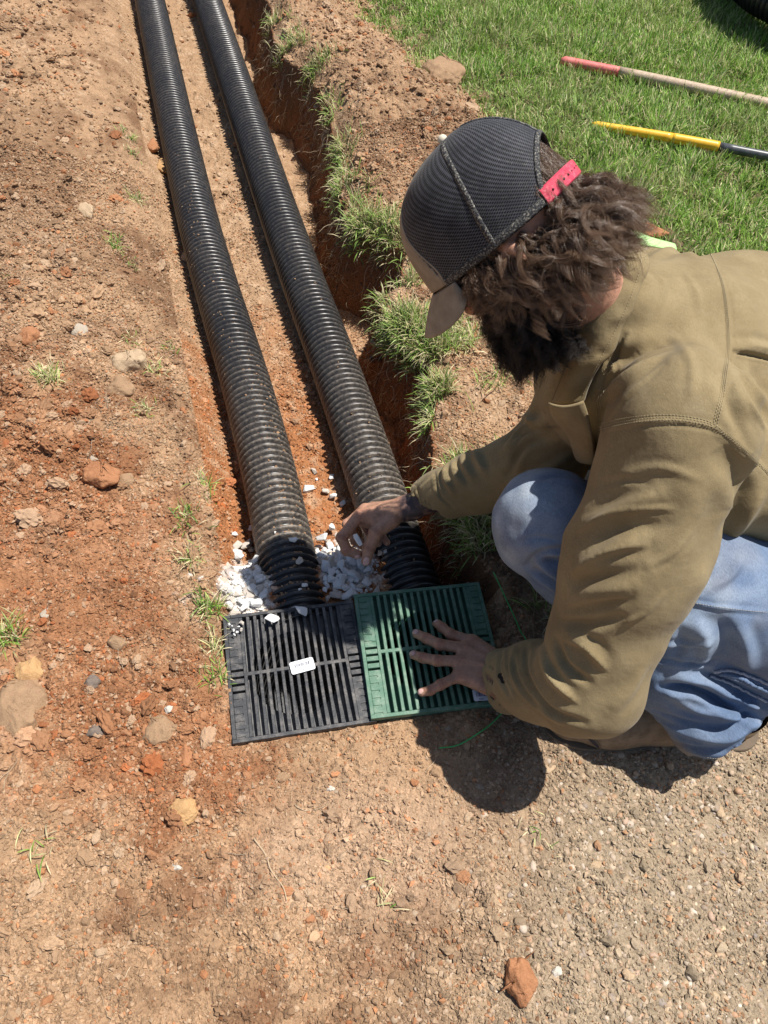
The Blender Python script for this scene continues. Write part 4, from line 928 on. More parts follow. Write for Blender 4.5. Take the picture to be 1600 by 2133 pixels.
# redder knuckles, creases, nails
def near(P, r): return np.exp(-(np.linalg.norm(Vb - P, axis=1) / r) ** 2)
for fing in fL + fR[:1]:
    p = fing[0]
    for j in (1, 2): C = mix(C, SKIN * [.95, .62, .55], .45 * near(p[j] + [0, 0, .01], .010))
for m in mL + mR[:1]: C = mix(C, SKIN * [1.0, .68, .6], .4 * near(m + [0, 0, .01], .013))
def nail(p, q_, r, up=(0, 0, 1)):
    """a nail on the last joint q_->p"""
    global Vb, C
    d = (p - q_) / np.linalg.norm(p - q_); u = np.array(up, float); u -= (u @ d) * d; u /= np.linalg.norm(u); s = np.cross(d, u); c = p + u * r * .75 + d * r * .15; v = Vb - c
    a, b, h_ = v @ d, v @ s, v @ u; rr = np.sqrt((a / (r * .88)) ** 2 + (b / (r * .68)) ** 2); m = (np.abs(h_) < r * .9) & (v @ u > -r * .7)
    k = np.clip((1.05 - rr) / .15, 0, 1) * m; C = mix(C, np.array((.68, .43, .38)), k * .95); edge = np.exp(-((rr - 1.1) / .14) ** 2) * m; C = mix(C, SKIN * .55, edge * .55)
    Vb = Vb + Nb * (.0005 * k - .0006 * edge)[:, None]
def groove(c, d, r, dep, wdt, up=(0, 0, 1)):
    global Vb, C
    v = Vb - c; a = v @ d; rad = np.linalg.norm(v - np.outer(a, d), axis=1); m = (rad < r * 1.6) & (v @ np.array(up, float) > -r * .3); k = np.exp(-(a / wdt) ** 2) * m
    Vb = Vb - Nb * (dep * k)[:, None]; C = mix(C, SKIN * [.55, .38, .34], .55 * k)
for fing in fL + fR[:1] + [thR]:
    p, (ra, rb) = fing; up_ = (0, 0, 1)
    for j in (1, 2):
        d = p[j + 1] - p[j - 1]; d /= np.linalg.norm(d)
        for o_ in (-.0028, .0006, .0036): groove(p[j] + d * o_, d, ra * (1 if j == 1 else .85), .0007, .0010, up_)
def ridge(a, b, w, h_):
    global Vb, C
    ab = b - a; t = np.clip((Vb - a) @ ab / (ab @ ab), 0, 1); q_ = a + t[:, None] * ab; d = np.linalg.norm((Vb - q_)[:, :2], axis=1); k = np.exp(-(d / w) ** 2) * (np.abs(Vb[:, 2] - q_[:, 2]) < .035) * np.sin(np.pi * np.clip(t, .08, .95)); Vb = Vb + Nb * (h_ * k)[:, None]
for wr_i, ms in ((wrL, mL), (wrR, mR)):
    for m in ms: ridge(wr_i + (m - wr_i) * .25, m, .0035, .0016)
    for i in range(3): ridge(wr_i + ((ms[i] + ms[i + 1]) / 2 - wr_i) * .3, (ms[i] + ms[i + 1]) / 2, .005, -.0014)
dirt = sst(.15, .7, n3(Vb, .012, 61) + .6 * n3(Vb, .004, 62)); C = mix(C, (.16, .10, .065), .30 * dirt * (Vb[:, 2] < .16))
for p, (ra, rb) in fL: nail(p[3], p[2], rb * 1.02, (-.15, 0, 1))
nail(thR[0][3], thR[0][2], thR[1][1], (0, -.3, 1)); nail(fR[0][0][3], fR[0][0][2], .009, (0, -1, .2))
# dark tattoo round the right wrist
wd = (wrR - mR[1]); Lw = np.linalg.norm(wd); wd = wd / Lw; s = (Vb - mR[1]) @ wd; side = np.linalg.norm(Vb - mR[1] - s[:, None] * wd, axis=1)
tt = sst(Lw * .72, Lw * .86, s + .006 * n3(Vb, .012, 8)) * (side < .08) * (s < Lw + .2); C = mix(C, (.022, .022, .034), .88 * tt * sst(-.75, .1, n3(Vb, .012, 9) + .4))
ring = A3(843, 1037, .13); dr = np.linalg.norm(Vb - ring, axis=1); C = mix(C, (.20, .12, .10), .8 * np.exp(-((dr - .011) / .003) ** 2))
red = near(hd(.11, 0, -.06), .03); C = mix(C, SKIN * [1.05, .6, .55], .35 * red)
C = mix(C, SKIN * [1.0, .72, .62], .5 * near(hd(-.07, .06, -.14), .09))
body = mesh_np('body', Vb, Qb, skin, man, True, np.clip(C, .01, .9))
for s in (-1, 1):
    q = MB(); q.add(ICO2[0] * .0118 + hd(.088, s * .031, -.031), T=ICO2[1]); M = NT('eye_white'); q.build('eye', M.done((.5, .47, .44), .2), man, smooth=True)

# --- jacket
def hollow(d, c, axis, inner, depth=.05):
    """cut the tube square at c and open it"""
    axis = np.asarray(axis, np.float32); axis = axis / np.linalg.norm(axis)
    def f(P):
        s = (P - np.asarray(c, np.float32)) @ axis; x = np.maximum(d(P), s); return np.maximum(x, -np.maximum(inner(P), -(s + depth)))
    return f
cfL = A3(1064, 1416, .074); cfR = A3(876, 1050, .112); axL, axR = wrL - elL, wrR - elR
foreL = hollow(union([(cap(elL + [0, 0, .0], elL + (cfL - elL) * .55, .083, .073), .03), (cap(elL + (cfL - elL) * .55, cfL + axL * .2, .073, .061), .03)]), cfL, axL, cap(elL, cfL + axL * .3, .075, .054))
foreR = hollow(union([(cap(elR, elR + (cfR - elR) * .5, .074, .066), .03), (cap(elR + (cfR - elR) * .5, cfR + axR * .2, .066, .043), .02)]), cfR, axR, cap(elR, cfR + axR * .3, .06, .038))
back = union([(cap((.78, .80, .545), (1.40, .64, .40), .205, .235, ((-.35, 0, 1), .66)), .05), (cap(shL + [.03, .03, -.01], shR + [.03, -.03, 0], .090, .088), .09), (cap((.72, .79, .58), (.84, .79, .60), .085, .10), .08), (cap(nkB + ((.80, .80, .56) - nkB) * .10, (.82, .80, .56), .072, .12), .06), (cap((1.0, .87, .58), (1.35, .80, .44), .09, .10), .09), (cap((.84, .60, .47), (1.25, .50, .40), .115, .13), .08)])
upL = union([(cap(shL + [.015, .01, -.005], shL + (elL - shL) * .45, .104, .098), .04), (cap(shL + (elL - shL) * .45, elL, .098, .079), .04)])
upR = cap(shR, elR, .090, .078)
def jacket_sdf(P):
    d = back(P); d = smax(d, (P[:, 0] - 1.36), .02)
    d = smin(d, upR(P), .05); d = smin(d, foreR(P), .022); d = smin(d, upL(P), .045); d = smin(d, foreL(P), .022)
    nk = cap(nkB + (RC - nkB) * .05, (.80, .80, .58), .066, .05)(P)
    k = .0075 * n3(P, .11, 21) + .0045 * n3(P * [1, 1.6, 1], .05, 22)
    return d + k
Vj, Qj = surface_nets(jacket_sdf, (.32, .16, .0), (1.42, 1.16, .80), .0075)
Vj = relax(Vj, Qj, 3, .5); Vj, Qj = subdivide(Vj, Qj); Nj = vnormals(Vj, Qj); tj = bvh_of(Vj, Qj)
FOLDS = [  # curve on the cloth, width, height
    ([(1215, 1095), (1290, 1062), (1370, 1030)], .013, .010), ([(1222, 1150), (1290, 1110), (1380, 1090)], .014, -.009), ([(1198, 1185), (1270, 1140), (1330, 1120)], .014, .012), ([(1195, 1215), (1262, 1200), (1330, 1185)], .011, -.008),
    ([(1190, 1250), (1250, 1235), (1320, 1225)], .012, .009), ([(1168, 1295), (1225, 1300), (1290, 1285)], .010, -.010), ([(1180, 1325), (1225, 1345), (1255, 1385)], .011, .010), ([(1160, 1335), (1180, 1385), (1225, 1420)], .009, -.010),
    ([(1125, 1345), (1140, 1400), (1190, 1455)], .010, .009), ([(1095, 1345), (1100, 1410), (1150, 1480), (1215, 1505)], .009, -.010), ([(1070, 1350), (1068, 1400), (1100, 1455), (1160, 1500)], .009, .009), ([(1045, 1355), (1040, 1400), (1062, 1450)], .007, -.006),
    ([(1340, 1390), (1310, 1440), (1270, 1480)], .016, .006), ([(1420, 960), (1440, 1050), (1400, 1180)], .03, .006), ([(1500, 930), (1540, 1010), (1500, 1120)], .022, -.010), ([(1590, 1020), (1545, 1090), (1500, 1160)], .016, .009),
    ([(1255, 740), (1300, 745), (1350, 725), (1380, 715)], .016, -.011), ([(1240, 850), (1300, 790), (1370, 740)], .014, .011), ([(1345, 545), (1400, 520), (1460, 540)], .016, .007), ([(1330, 640), (1370, 600), (1420, 580)], .022, .005),
    ([(1450, 640), (1440, 720), (1420, 800)], .03, .006), ([(1526, 733), (1560, 738), (1596, 746), (1650, 760)], .0034, -.009), ([(1530, 722), (1570, 722), (1605, 730), (1650, 744)], .010, .008), ([(1250, 800), (1272, 752), (1300, 700)], .006, -.010), ([(1520, 770), (1545, 830), (1580, 880)], .012, .007), ([(1505, 800), (1525, 860), (1560, 930)], .010, -.006), ([(1550, 770), (1580, 820), (1610, 860)], .012, .006),
    ([(1180, 875), (1100, 885), (1050, 940)], .012, .010), ([(1150, 905), (1090, 930), (1060, 985)], .011, -.010), ([(1120, 880), (1080, 865), (1060, 880)], .009, .009), ([(1010, 900), (990, 940), (1010, 985)], .010, .009), ([(975, 915), (950, 960), (975, 1010)], .009, -.008), ([(945, 950), (925, 985), (945, 1030)], .008, .008),
    ([(1190, 950), (1130, 985), (1050, 1010)], .012, .008), ([(905, 985), (915, 1030), (945, 1060)], .005, -.006)]
CREASE = [([(1205, 1110), (1260, 1080), (1330, 1062), (1400, 1060)], .0045, .0040), ([(1195, 1190), (1262, 1150), (1345, 1135)], .0045, .0042), ([(1180, 1262), (1240, 1246), (1310, 1240)], .004, .0038), ([(1172, 1330), (1225, 1350), (1262, 1395)], .004, .0036), ([(1130, 1350), (1150, 1410), (1200, 1462)], .004, .0036), ([(1075, 1352), (1085, 1410), (1125, 1468)], .004, .0036),
   ([(1052, 1356), (1055, 1400), (1080, 1448)], .0035, .0028), ([(1262, 880), (1310, 820), (1372, 762)], .0045, .0040), ([(1535, 780), (1560, 840), (1600, 900)], .0045, .0036), ([(1300, 985), (1380, 975), (1460, 1000)], .006, .0025), ([(1250, 1010), (1300, 1000), (1350, 1005)], .005, -.0025), ([(1350, 1180), (1400, 1150), (1440, 1100)], .005, .0025), ([(1290, 1300), (1340, 1280), (1380, 1240)], .005, .0028),
   ([(1170, 885), (1105, 893), (1062, 935)], .004, .0036), ([(1060, 1000), (1100, 990), (1160, 965)], .004, .0032), ([(1360, 560), (1380, 600), (1372, 660)], .006, .0025), ([(1420, 560), (1452, 610), (1460, 680)], .006, .0022), ([(1400, 700), (1440, 760), (1440, 830)], .006, .0024)]
Vj = press(Vj, Nj, tj, [(p_, w_ * .8, a_ * .9) for p_, w_, a_ in FOLDS] + CREASE)
SEAMS = [([(1278, 975 - 100), (1252, 900), (1245, 960 - 40)], 0),
         ([(1252, 900), (1300, 888), (1360, 880), (1420, 880), (1470, 888), (1495, 897)], 1), ([(1495, 897), (1530, 925), (1570, 960), (1610, 1000)], 1), ([(1478, 520), (1508, 590), (1520, 660), (1522, 740), (1512, 820), (1495, 897)], 1),
         ([(1252, 900), (1254, 860), (1262, 815)], 1), ([(1262, 790), (1280, 770), (1272, 745), (1262, 725)], 1)]
Nj = vnormals(Vj, Qj)
Vj = press(Vj, Nj, tj, [(s, .0045, .0022) for s, k in SEAMS if k] + [([(x_ + (0 if i_ < 2 else 5), y_ + 5) for x_, y_ in s], .003, -.0028) for i_, (s, k) in enumerate(SEAMS) if k])
jacket = mesh_np('jacket', Vj, Qj, canvas, man)
tj2 = bvh_of(Vj, Qj); q = None
for s, k in SEAMS:
    if not k: continue
    for dx, dy in ((-3, -4), (-6, -9), (-9, -15)):
        n_ = stitches(tj2, [(x + dx, y + dy) for x, y in s], .0007, jacket, thread)
        if n_ is None: continue
        if q is None: q = n_
        else:
            for V_, in zip(n_.V): pass
            q.Q += [a_ + q.n for a_ in n_.Q]; q.T += [a_ + q.n for a_ in n_.T]; q.V += n_.V; q.C += n_.C; q.n += n_.n
def cuff_ring(c, ax, r, w):
    pass
o = q.build('stitching', thread, man, smooth=True); o.parent = jacket; o.matrix_parent_inverse = Matrix.Identity(4)

M = NT('torn_hole'); hole_m = M.done((.018, .012, .008), .9)
for (hx_, hy_, rr_) in ((1043, 1409, .0058), (1047, 1418, .0040)):
    C1, N1 = drape(tj2, [(hx_ - 3, hy_ - 6), (hx_, hy_), (hx_ + 3, hy_ + 6)], 9, .0007)
    if len(C1) > 4:
        tg = np.gradient(C1, axis=0); tg /= np.linalg.norm(tg, axis=1)[:, None]; sd_ = np.cross(tg, N1) * (rr_ * np.sin(np.pi * np.linspace(.05, .95, len(C1))))[:, None] * (1 + .3 * rng.uniform(-1, 1, (len(C1), 1)))
        q = MB(); n_ = len(C1); q.add(np.vstack([C1 + sd_, C1 - sd_]), [[i, i + 1, n_ + i + 1, n_ + i] for i in range(n_ - 1)]); q.build('worn_hole', hole_m, man).parent = jacket
# --- collar: a leaf that folds over from the neck line and lies on the jacket
def loft(name, A, B, mat, par, n=60, m=10, bulge=.0, thick=.003, push=None):
    """sheet between two curves, given real thickness"""
    A, B = spline(A, n), spline(B, n); t = np.linspace(0, 1, m)[None, :, None]; G_ = A[:, None] * (1 - t) + B[:, None] * t
    d = B - A; tg = np.gradient((A + B) / 2, axis=0); N = np.cross(tg, d); N /= np.linalg.norm(N, axis=1)[:, None] + 1e-9
    if (N.mean(0) @ (np.array([0, 0, H]) - G_.reshape(-1, 3).mean(0))) < 0: N = -N
    G_ = G_ + N[:, None] * (bulge * np.sin(np.pi * t))
    if push is not None: G_ = G_ + N[:, None] * push(np.linspace(0, 1, n)[:, None], t[..., 0])[..., None]
    T_ = G_ - N[:, None] * thick; V = np.concatenate([G_.reshape(-1, 3), T_.reshape(-1, 3)]); k = n * m
    i = np.arange(n - 1)[:, None] * m + np.arange(m - 1)[None]; f1 = np.stack([i, i + 1, i + m + 1, i + m], -1).reshape(-1, 4); f2 = f1[:, ::-1] + k
    b = np.concatenate([np.arange(m), m - 1 + m * np.arange(1, n), (n - 1) * m + np.arange(m - 2, -1, -1), m * np.arange(n - 2, 0, -1)]); b2 = np.roll(b, -1)
    return mesh_np(name, V, np.concatenate([f1, f2, np.stack([b, b + k, b2 + k, b2], -1)]), mat, par), V[:k]
outer, _ = drape(tj2, [(1347, 508), (1345, 560), (1322, 630), (1290, 700), (1252, 770), (1222, 838)], 10, .011)
inner = drape(tj2, [(1288, 497), (1262, 560), (1236, 620), (1215, 690), (1196, 760), (1166, 832)], 10, .020)[0]
if len(inner) < 8: inner = np.array([A3(1290, 494, .655), A3(1262, 560, .70), A3(1236, 620, .715), A3(1215, 690, .705), A3(1198, 760, .68), A3(1168, 832, .63)])
print('collar', len(inner), len(outer))
wr_ = lambda s, t: .0016 * np.sin(s * 46) * np.exp(-((t - .82) / .10) ** 2) + .004 * np.sin(s * 9 + 1) * t
o, _ = loft('collar', inner, outer, canvas, man, 90, 16, .014, .0045, wr_); o.parent = jacket
tc = bvh_of(np.array([v.co[:] for v in o.data.vertices]) + np.array(man.location), np.array([p.vertices[:] for p in o.data.polygons]))
cs = stitches(tc, [(1335, 512), (1332, 560), (1310, 627), (1278, 695), (1242, 765), (1213, 826)], .0008, jacket, thread)
if cs: cs.build('collar_stitching', thread, man, smooth=True).parent = jacket
stand = inner + (nkB - inner) * .12 + [0, 0, -.035]
o, _ = loft('collar_stand', inner, stand, canvas, man, 60, 6, .0, .003); o.parent = jacket
# front edge of the open jacket hanging below the collar
o, _ = loft('front_placket', np.array([A3(1142, 842, .60), A3(1152, 872, .56), A3(1180, 905, .50), A3(1196, 950, .44)]), np.array([A3(1215, 838, .625), A3(1224, 870, .60), A3(1232, 920, .56), A3(1236, 968, .50)]), canvas, man, 40, 8, .008, .004); o.parent = jacket
M = NT('lime_cotton'); lime = M.done(M.mixc(M.noise(60, 4), (.36, .62, .22), (.50, .78, .34)), .8)
o, _ = loft('undershirt_collar', np.array([A3(1286, 462, .60), A3(1318, 476, .60), A3(1352, 492, .595), A3(1400, 506, .58)]), np.array([A3(1290, 500, .64), A3(1325, 505, .63), A3(1360, 512, .62), A3(1410, 520, .60)]), lime, man, 30, 6, .004, .003)

# --- jeans
def leg_sdf(hip, kn, an, r):
    hem = cap(an + (kn - an) * .30, an, r[3], r[4]); out = union([(cap(hip, hip + (kn - hip) * .5, r[0], r[1]), .05), (cap(hip + (kn - hip) * .5, kn, r[1], r[2]), .05), (cap(kn, an + (kn - an) * .3, r[2] * .96, r[3]), .035), (hem, .03)])
    return hollow(out, an + (an - kn) * .02, an - kn, cap(an + (kn - an) * .2, an + (an - kn) * .2, r[4] - .020, r[4] - .017), .025)
legL = leg_sdf(hipL, knL, anL + [0, 0, -.0], (.140, .125, .094, .094, .099)); legR = leg_sdf(hipR, knR, anR, (.135, .115, .092, .080, .088))
seat = cap((1.20, .50, .30), (1.22, .74, .30), .15, .15)
def jeans_sdf(P):
    d = smin(smin(legL(P), seat(P), .05), legR(P), .03); return d + .006 * n3(P, .07, 41) + .0035 * n3(P, .03, 42)
Vt, Qt = surface_nets(jeans_sdf, (.42, .16, .02), (1.42, 1.0, .52), .0062)
Vt = relax(Vt, Qt, 2, .5); Vt, Qt = subdivide(Vt, Qt); Nt = vnormals(Vt, Qt); tt_ = bvh_of(Vt, Qt)
JF = [([(1095, 1180), (1130, 1150), (1215, 1138)], .006, -.005), ([(1100, 1190), (1150, 1220), (1200, 1255)], .010, .009), ([(1090, 1215), (1140, 1255), (1200, 1290)], .009, -.009), ([(1120, 1170), (1160, 1200), (1205, 1215)], .010, .008), ([(1130, 1165), (1175, 1172), (1215, 1180)], .008, -.007),
      ([(1480, 1390), (1540, 1410), (1600, 1440)], .010, .012), ([(1400, 1405), (1470, 1420), (1540, 1455), (1600, 1480)], .010, .010), ([(1380, 1430), (1450, 1440), (1530, 1478), (1600, 1505)], .009, -.018), ([(1340, 1235), (1420, 1270), (1500, 1300)], .02, -.006), ([(1450, 1290), (1470, 1340), (1460, 1390)], .012, .008), ([(1500, 1290), (1515, 1340), (1510, 1390)], .012, -.008), ([(1540, 1300), (1555, 1350), (1560, 1400)], .012, .008), ([(1410, 1300), (1420, 1340), (1400, 1380)], .012, -.006),
      ([(1370, 1500), (1440, 1530), (1520, 1540), (1580, 1500)], .009, .009), ([(1365, 1480), (1440, 1508), (1520, 1515), (1580, 1470)], .008, -.008), ([(1400, 1450), (1460, 1480), (1540, 1490), (1585, 1450)], .010, .009), ([(1390, 1540), (1460, 1562), (1540, 1560), (1588, 1530)], .008, -.007)]
JF = [(p_, w_ * .9, a_ * 1.05) for p_, w_, a_ in JF] + [([(1340, 1330), (1420, 1345), (1480, 1335)], .006, .006), ([(1360, 1370), (1440, 1385), (1500, 1372)], .005, -.006), ([(1550, 1160), (1520, 1200), (1480, 1225)], .008, .006), ([(1120, 1010), (1170, 1000), (1220, 1010)], .006, .004), ([(1080, 1130), (1120, 1120), (1160, 1125)], .005, -.003), ([(1420, 1250), (1470, 1262), (1520, 1268), (1600, 1276)], .004, .003)]
Vt = press(Vt, Nt, tt_, JF)
pk = np.exp(-(np.linalg.norm((Vt - A3(1085, 1075, .40)) / [1, 1, 1.3], axis=1) / .085) ** 2); pk = pk + .5 * np.exp(-(np.linalg.norm(Vt - A3(1480, 1300, .40), axis=1) / .10) ** 2)
pk = np.clip(pk * (.55 + .4 * n3(Vt, .02, 43)) + .12 * n3(Vt, .03, 44), 0, .85); dz = np.clip(.9 * sst(.16, .03, Vt[:, 2]) + .3 * n3(Vt, .05, 45), 0, .7)
jeans = mesh_np('jeans', Vt, Qt, denim, man, True, np.stack([pk, dz, 0 * pk], -1))
tjn = bvh_of(Vt, Qt); q = stitches(tjn, [(1328, 1222), (1400, 1245), (1480, 1262), (1540, 1270), (1600, 1276)], .0008, jeans, thread)
q2 = stitches(tjn, [(1370, 1505), (1400, 1550), (1450, 1572), (1520, 1580), (1575, 1560)], .001, jeans, thread)
M = NT('denim_thread'); dth = M.done((.42, .38, .30), .8)
for z_ in (q, q2):
    if z_: z_.build('stitching', dth, man, smooth=True).parent = jeans

M = NT('frayed_denim'); fray = M.done(M.mixc(M.noise(400, 3, .7), (.10, .13, .22), (.62, .66, .72)), .9)
for k_, pts_ in enumerate(([(1488, 1398), (1530, 1398), (1570, 1412), (1604, 1425)], [(1478, 1410), (1530, 1428), (1570, 1448), (1604, 1462)], [(1500, 1404), (1540, 1412), (1570, 1428), (1604, 1442)])):
    C1, N1 = drape(tjn, pts_, 40, .002 if k_ < 2 else .0)
    if len(C1) > 4: q = MB(); q.tube(C1 + rng.normal(0, .0006, C1.shape), np.full(len(C1), .0026 if k_ < 2 else .004), 6); q.build('frayed_seam', fray if k_ < 2 else denim, man, smooth=True).parent = jeans
# --- boots
M = NT('boot_leather'); a = M.noise(26, 5, .65); b = M.noise(160, 4, .7)
leather = M.done(M.mixc(M.ramp(a, [(.35, 0), (.7, 1)]), M.mixc(M.ramp(b, [(.4, 0), (.7, 1)]), (.15, .105, .066), (.20, .145, .095)), (.31, .225, .145)), .7, M.bump(b, .4, .001), Specular_IOR_Level=.3)
M = NT('boot_sole'); solem = M.done(M.mixc(M.noise(60, 4), (.085, .062, .042), (.19, .14, .095)), .85, M.bump(M.noise(200, 3), .4, .001))
def boot(toe, heel, an, label=None):
    d = np.array([heel[0] - toe[0], heel[1] - toe[1], 0]); L = np.linalg.norm(d); d /= L; s = np.array([-d[1], d[0], 0]) 
    t = np.linspace(0, 1, 40); wid = .047 * (1 - (1 - np.clip(t / .22, 0, 1)) ** 2.2) ** .5 * (1 - .22 * np.exp(-((t - .62) / .16) ** 2)) * (1 - np.clip((t - .86) / .14, 0, 1) ** 2.4) ** .5 + .0005
    wid *= L / .33; q = MB()
    def slab(z0, z1, tt, k):
        W = np.interp(tt, t, wid) * k; c = np.array([toe[0], toe[1], 0]) + d * (tt * L)[:, None]; n = len(tt); Lf, Rt = c + s * W[:, None], c - s * W[:, None]; ring = np.vstack([Lf, Rt[::-1]]); m = len(ring)
        zz = [z0 + .0015 * 0, z1 - .003, z1, z1]; kk = [1, 1, .97, .0]; V = []
        for z_, q_ in zip(zz, kk): cc_ = np.vstack([c, c[::-1]]); R_ = cc_ + (ring - cc_) * q_; R_ = R_.copy(); R_[:, 2] = z_; V.append(R_)
        j = np.arange(m); k_ = (j + 1) % m; Qs = [np.stack([j + a_ * m, k_ + a_ * m, k_ + (a_ + 1) * m, j + (a_ + 1) * m], -1) for a_ in range(3)]
        q.add(np.concatenate(V), np.concatenate(Qs))
    slab(.010, .020, t, 1.04); slab(-.006, .0101, np.linspace(.66, 1, 16), 1.0); slab(-.004, .0101, np.linspace(0, .52, 24), .98)
    up = q
    T0, H0 = np.array([toe[0], toe[1], 0.0]), np.array([heel[0], heel[1], 0.0]); P_ = lambda u, z: T0 + d * (u * L) + [0, 0, z]; k = L / .33
    f = union([(cap(P_(.13, .035), P_(.30, .048), .039 * k, .045 * k, (UP, .85)), .02), (cap(P_(.30, .048), P_(.58, .066), .046 * k, .044 * k), .03), (cap(P_(.55, .060), P_(.86, .050), .044 * k, .039 * k), .03), (cap(P_(.70, .07), an + [0, 0, .06], .046 * k, .050 * k), .03), (cap(P_(.28, .028), P_(.80, .028), .043 * k, .035 * k, (UP, .6)), .02)])
    g = lambda P: smax(f(P), -(P[:, 2] - .0195), .003)
    lo = np.minimum(T0, H0) - [.08, .08, 0]; hi = np.maximum(T0, H0) + [.08, .08, .20]; lo[2] = .008
    V, Q = surface_nets(g, lo, hi, .0055); V = relax(V, Q, 2, .5)
    o = mesh_np('boot', V, Q, leather, man); so_ = up.build('sole', solem, man, smooth=False); so_.parent = o
    return o, V, Q, P_, d, s
bt, Vbt, Qbt, Pb, db, sb = boot(at(1128, 1506, .015)[:2] + [0, .012], at(1588, 1518, .015)[:2] + [0, .020], anL)
boot(np.array([.76, .90]), np.array([1.12, .86]), anR)
# split in the side of the near boot, with the dark inside showing
tb = bvh_of(Vbt, Qbt); M = NT('split_dark'); dk = M.done((.012, .014, .03), .6)
C1, N1 = drape(tb, [(1222, 1532), (1238, 1545), (1250, 1560), (1257, 1570)], 12, .0012)
if len(C1) > 4:
    n = len(C1); tg = np.gradient(C1, axis=0); tg /= np.linalg.norm(tg, axis=1)[:, None]; sd = np.cross(tg, N1); w = .0065 * np.sin(np.pi * np.linspace(.06, .9, n))[:, None]
    q = MB(); q.add(np.vstack([C1 + sd * w, C1 - sd * w * .8, C1 + sd * w - N1 * .003, C1 - sd * w * .8 - N1 * .003]), [[i, i + 1, n + i + 1, n + i] for i in range(n - 1)]); q.build('leather_split', dk, man).parent = bt
    for sg, ww in ((1, 1.0), (-1, .8)):
        q = MB(); q.tube(C1 + sd * w * sg * ww, np.full(n, .0011), 6); q.build('split_edge', leather, man, smooth=True).parent = bt
# --- cap, in the head's own frame
CAPA, CAPB, CAPH, CAPF = .121, .097, .150, .145
def crown(az, v):
    """az from the front towards his left, v from rim 0 to button 1"""
    az = np.asarray(az, float); v = np.asarray(v, float); fr = np.clip(np.cos(az), 0, 1)
    p = 2.2 + 1.6 * fr; s = (1 - v ** p) ** (1 / (2.0 + .25 * fr)); k = -.0135 * v
    rk = s * (1 + .012 * np.sin(3 * az + 1) * v * (1 - v) * 4)
    f_ = np.where(np.cos(az) > 0, CAPF, CAPA) * rk * np.cos(az) + k; l_ = CAPB * rk * np.sin(az); u_ = CAPH * v * (1 - .06 * (1 - fr) * np.sin(np.pi * v))
    return RC + f_[..., None] * HF + l_[..., None] * HL + u_[..., None] * HU
NA, NV = 168, 52
AZ = np.linspace(-np.pi, np.pi, NA, endpoint=False); VV = np.sin(np.linspace(0, np.pi / 2, NV)) ; VV[-1] = .9995
azg, vg = np.meshgrid(AZ, VV, indexing='ij'); CP = crown(azg, vg).reshape(-1, 3)
i = np.arange(NA)[:, None]; j = np.arange(NV - 1)[None]; a0 = i * NV + j; a1 = ((i + 1) % NA) * NV + j
CQ = np.stack([a0 + 0 * j, a1 + 0 * j, a1 + 1, a0 + 1], -1).reshape(-1, 4)
qa = np.broadcast_to(AZ[:, None], (NA, NV - 1)).ravel() + np.pi / NA; qv = np.broadcast_to((VV[:-1] + VV[1:])[None] / 2, (NA, NV - 1)).ravel()
back_d = np.abs((qa + 2 * np.pi) % (2 * np.pi) - np.pi)
OPW, OPH = math.radians(45), .50
opening = (back_d < OPW) & (qv < OPH * np.sqrt(np.clip(1 - (back_d / OPW) ** 2, 0, 1)))
FRW = math.radians(50)
isfront = np.abs(qa) < FRW * (1 - .75 * qv ** 1.5)
def sub(mask):
    q = CQ[mask]; used = np.unique(q); m = np.full(len(CP), -1); m[used] = np.arange(len(used)); return CP[used], m[q], azg.ravel()[used], vg.ravel()[used]
M = NT('cap_netting'); uvn = M.n('UVMap'); sp_ = M.n('SeparateXYZ'); M.l(uvn.outputs[0], sp_.inputs[0])
U_ = M.math('MULTIPLY', sp_.outputs[0], 1.0); V_ = sp_.outputs[1]; P_h = .0058
fu = M.math('SINE', M.math('MULTIPLY', U_, 2 * math.pi / P_h)); fv = M.math('SINE', M.math('MULTIPLY', V_, 2 * math.pi / (P_h * .9)))
hole = M.math('MULTIPLY', fu, fv); hm = M.ramp(hole, [(-.02, 0.0), (.16, 1.0)])
nzc = M.noise(40, 4, .6); lint = M.ramp(M.noise(300, 3, .7), [(.55, 0), (.72, 1)])
netc = M.mixc(M.ramp(nzc, [(.3, 0), (.7, 1)]), (.034, .036, .044), (.075, .078, .092)); netc = M.mixc(M.math('MULTIPLY', lint, .35), netc, (.26, .24, .19))
netting = M.done(M.mixc(hm, netc, (.0035, .0035, .004)), .75, M.bump(hole, -.9, .0015), Specular_IOR_Level=.25, Sheen_Weight=.1)
M = NT('cap_canvas'); a = M.noise(30, 5, .65); b = M.noise(500, 3, .6)
capcan = M.done(M.mixc(M.ramp(a, [(.35, 0), (.7, 1)]), (.225, .185, .140), (.34, .29, .225)), .9, M.bump(b, .3, .0006, M.bump(a, .2, .002)), Specular_IOR_Level=.15)
M = NT('cap_tape'); tapem = M.done(M.mixc(M.ramp(M.noise(420, 3, .7), [(.5, 0), (.66, 1)]), (.016, .017, .022), (.30, .28, .23)), .8, M.bump(M.noise(600), .5, .001))
M = NT('pink_strap'); strapm = M.done(M.mixc(M.ramp(M.noise(160, 4, .7), [(.5, 0), (.75, .6)]), (.62, .055, .10), (.75, .30, .30)), .38, Subsurface_Weight=.1, Subsurface_Scale=.004)
M = NT('white_button'); butm = M.done((.62, .56, .44), .7)
M = NT('strap_hole'); holem = M.done((.10, .012, .02), .7)
V, q_, au, vu = sub(~opening & ~isfront)
capo = mesh_np('cap', V, q_, netting, man); capo['label'] = 'dark mesh trucker cap with a tan front, tan brim and pink strap'
uv = capo.data.uv_layers.new(name='UVMap'); li = np.zeros(len(capo.data.loops), np.int32); capo.data.loops.foreach_get('vertex_index', li)
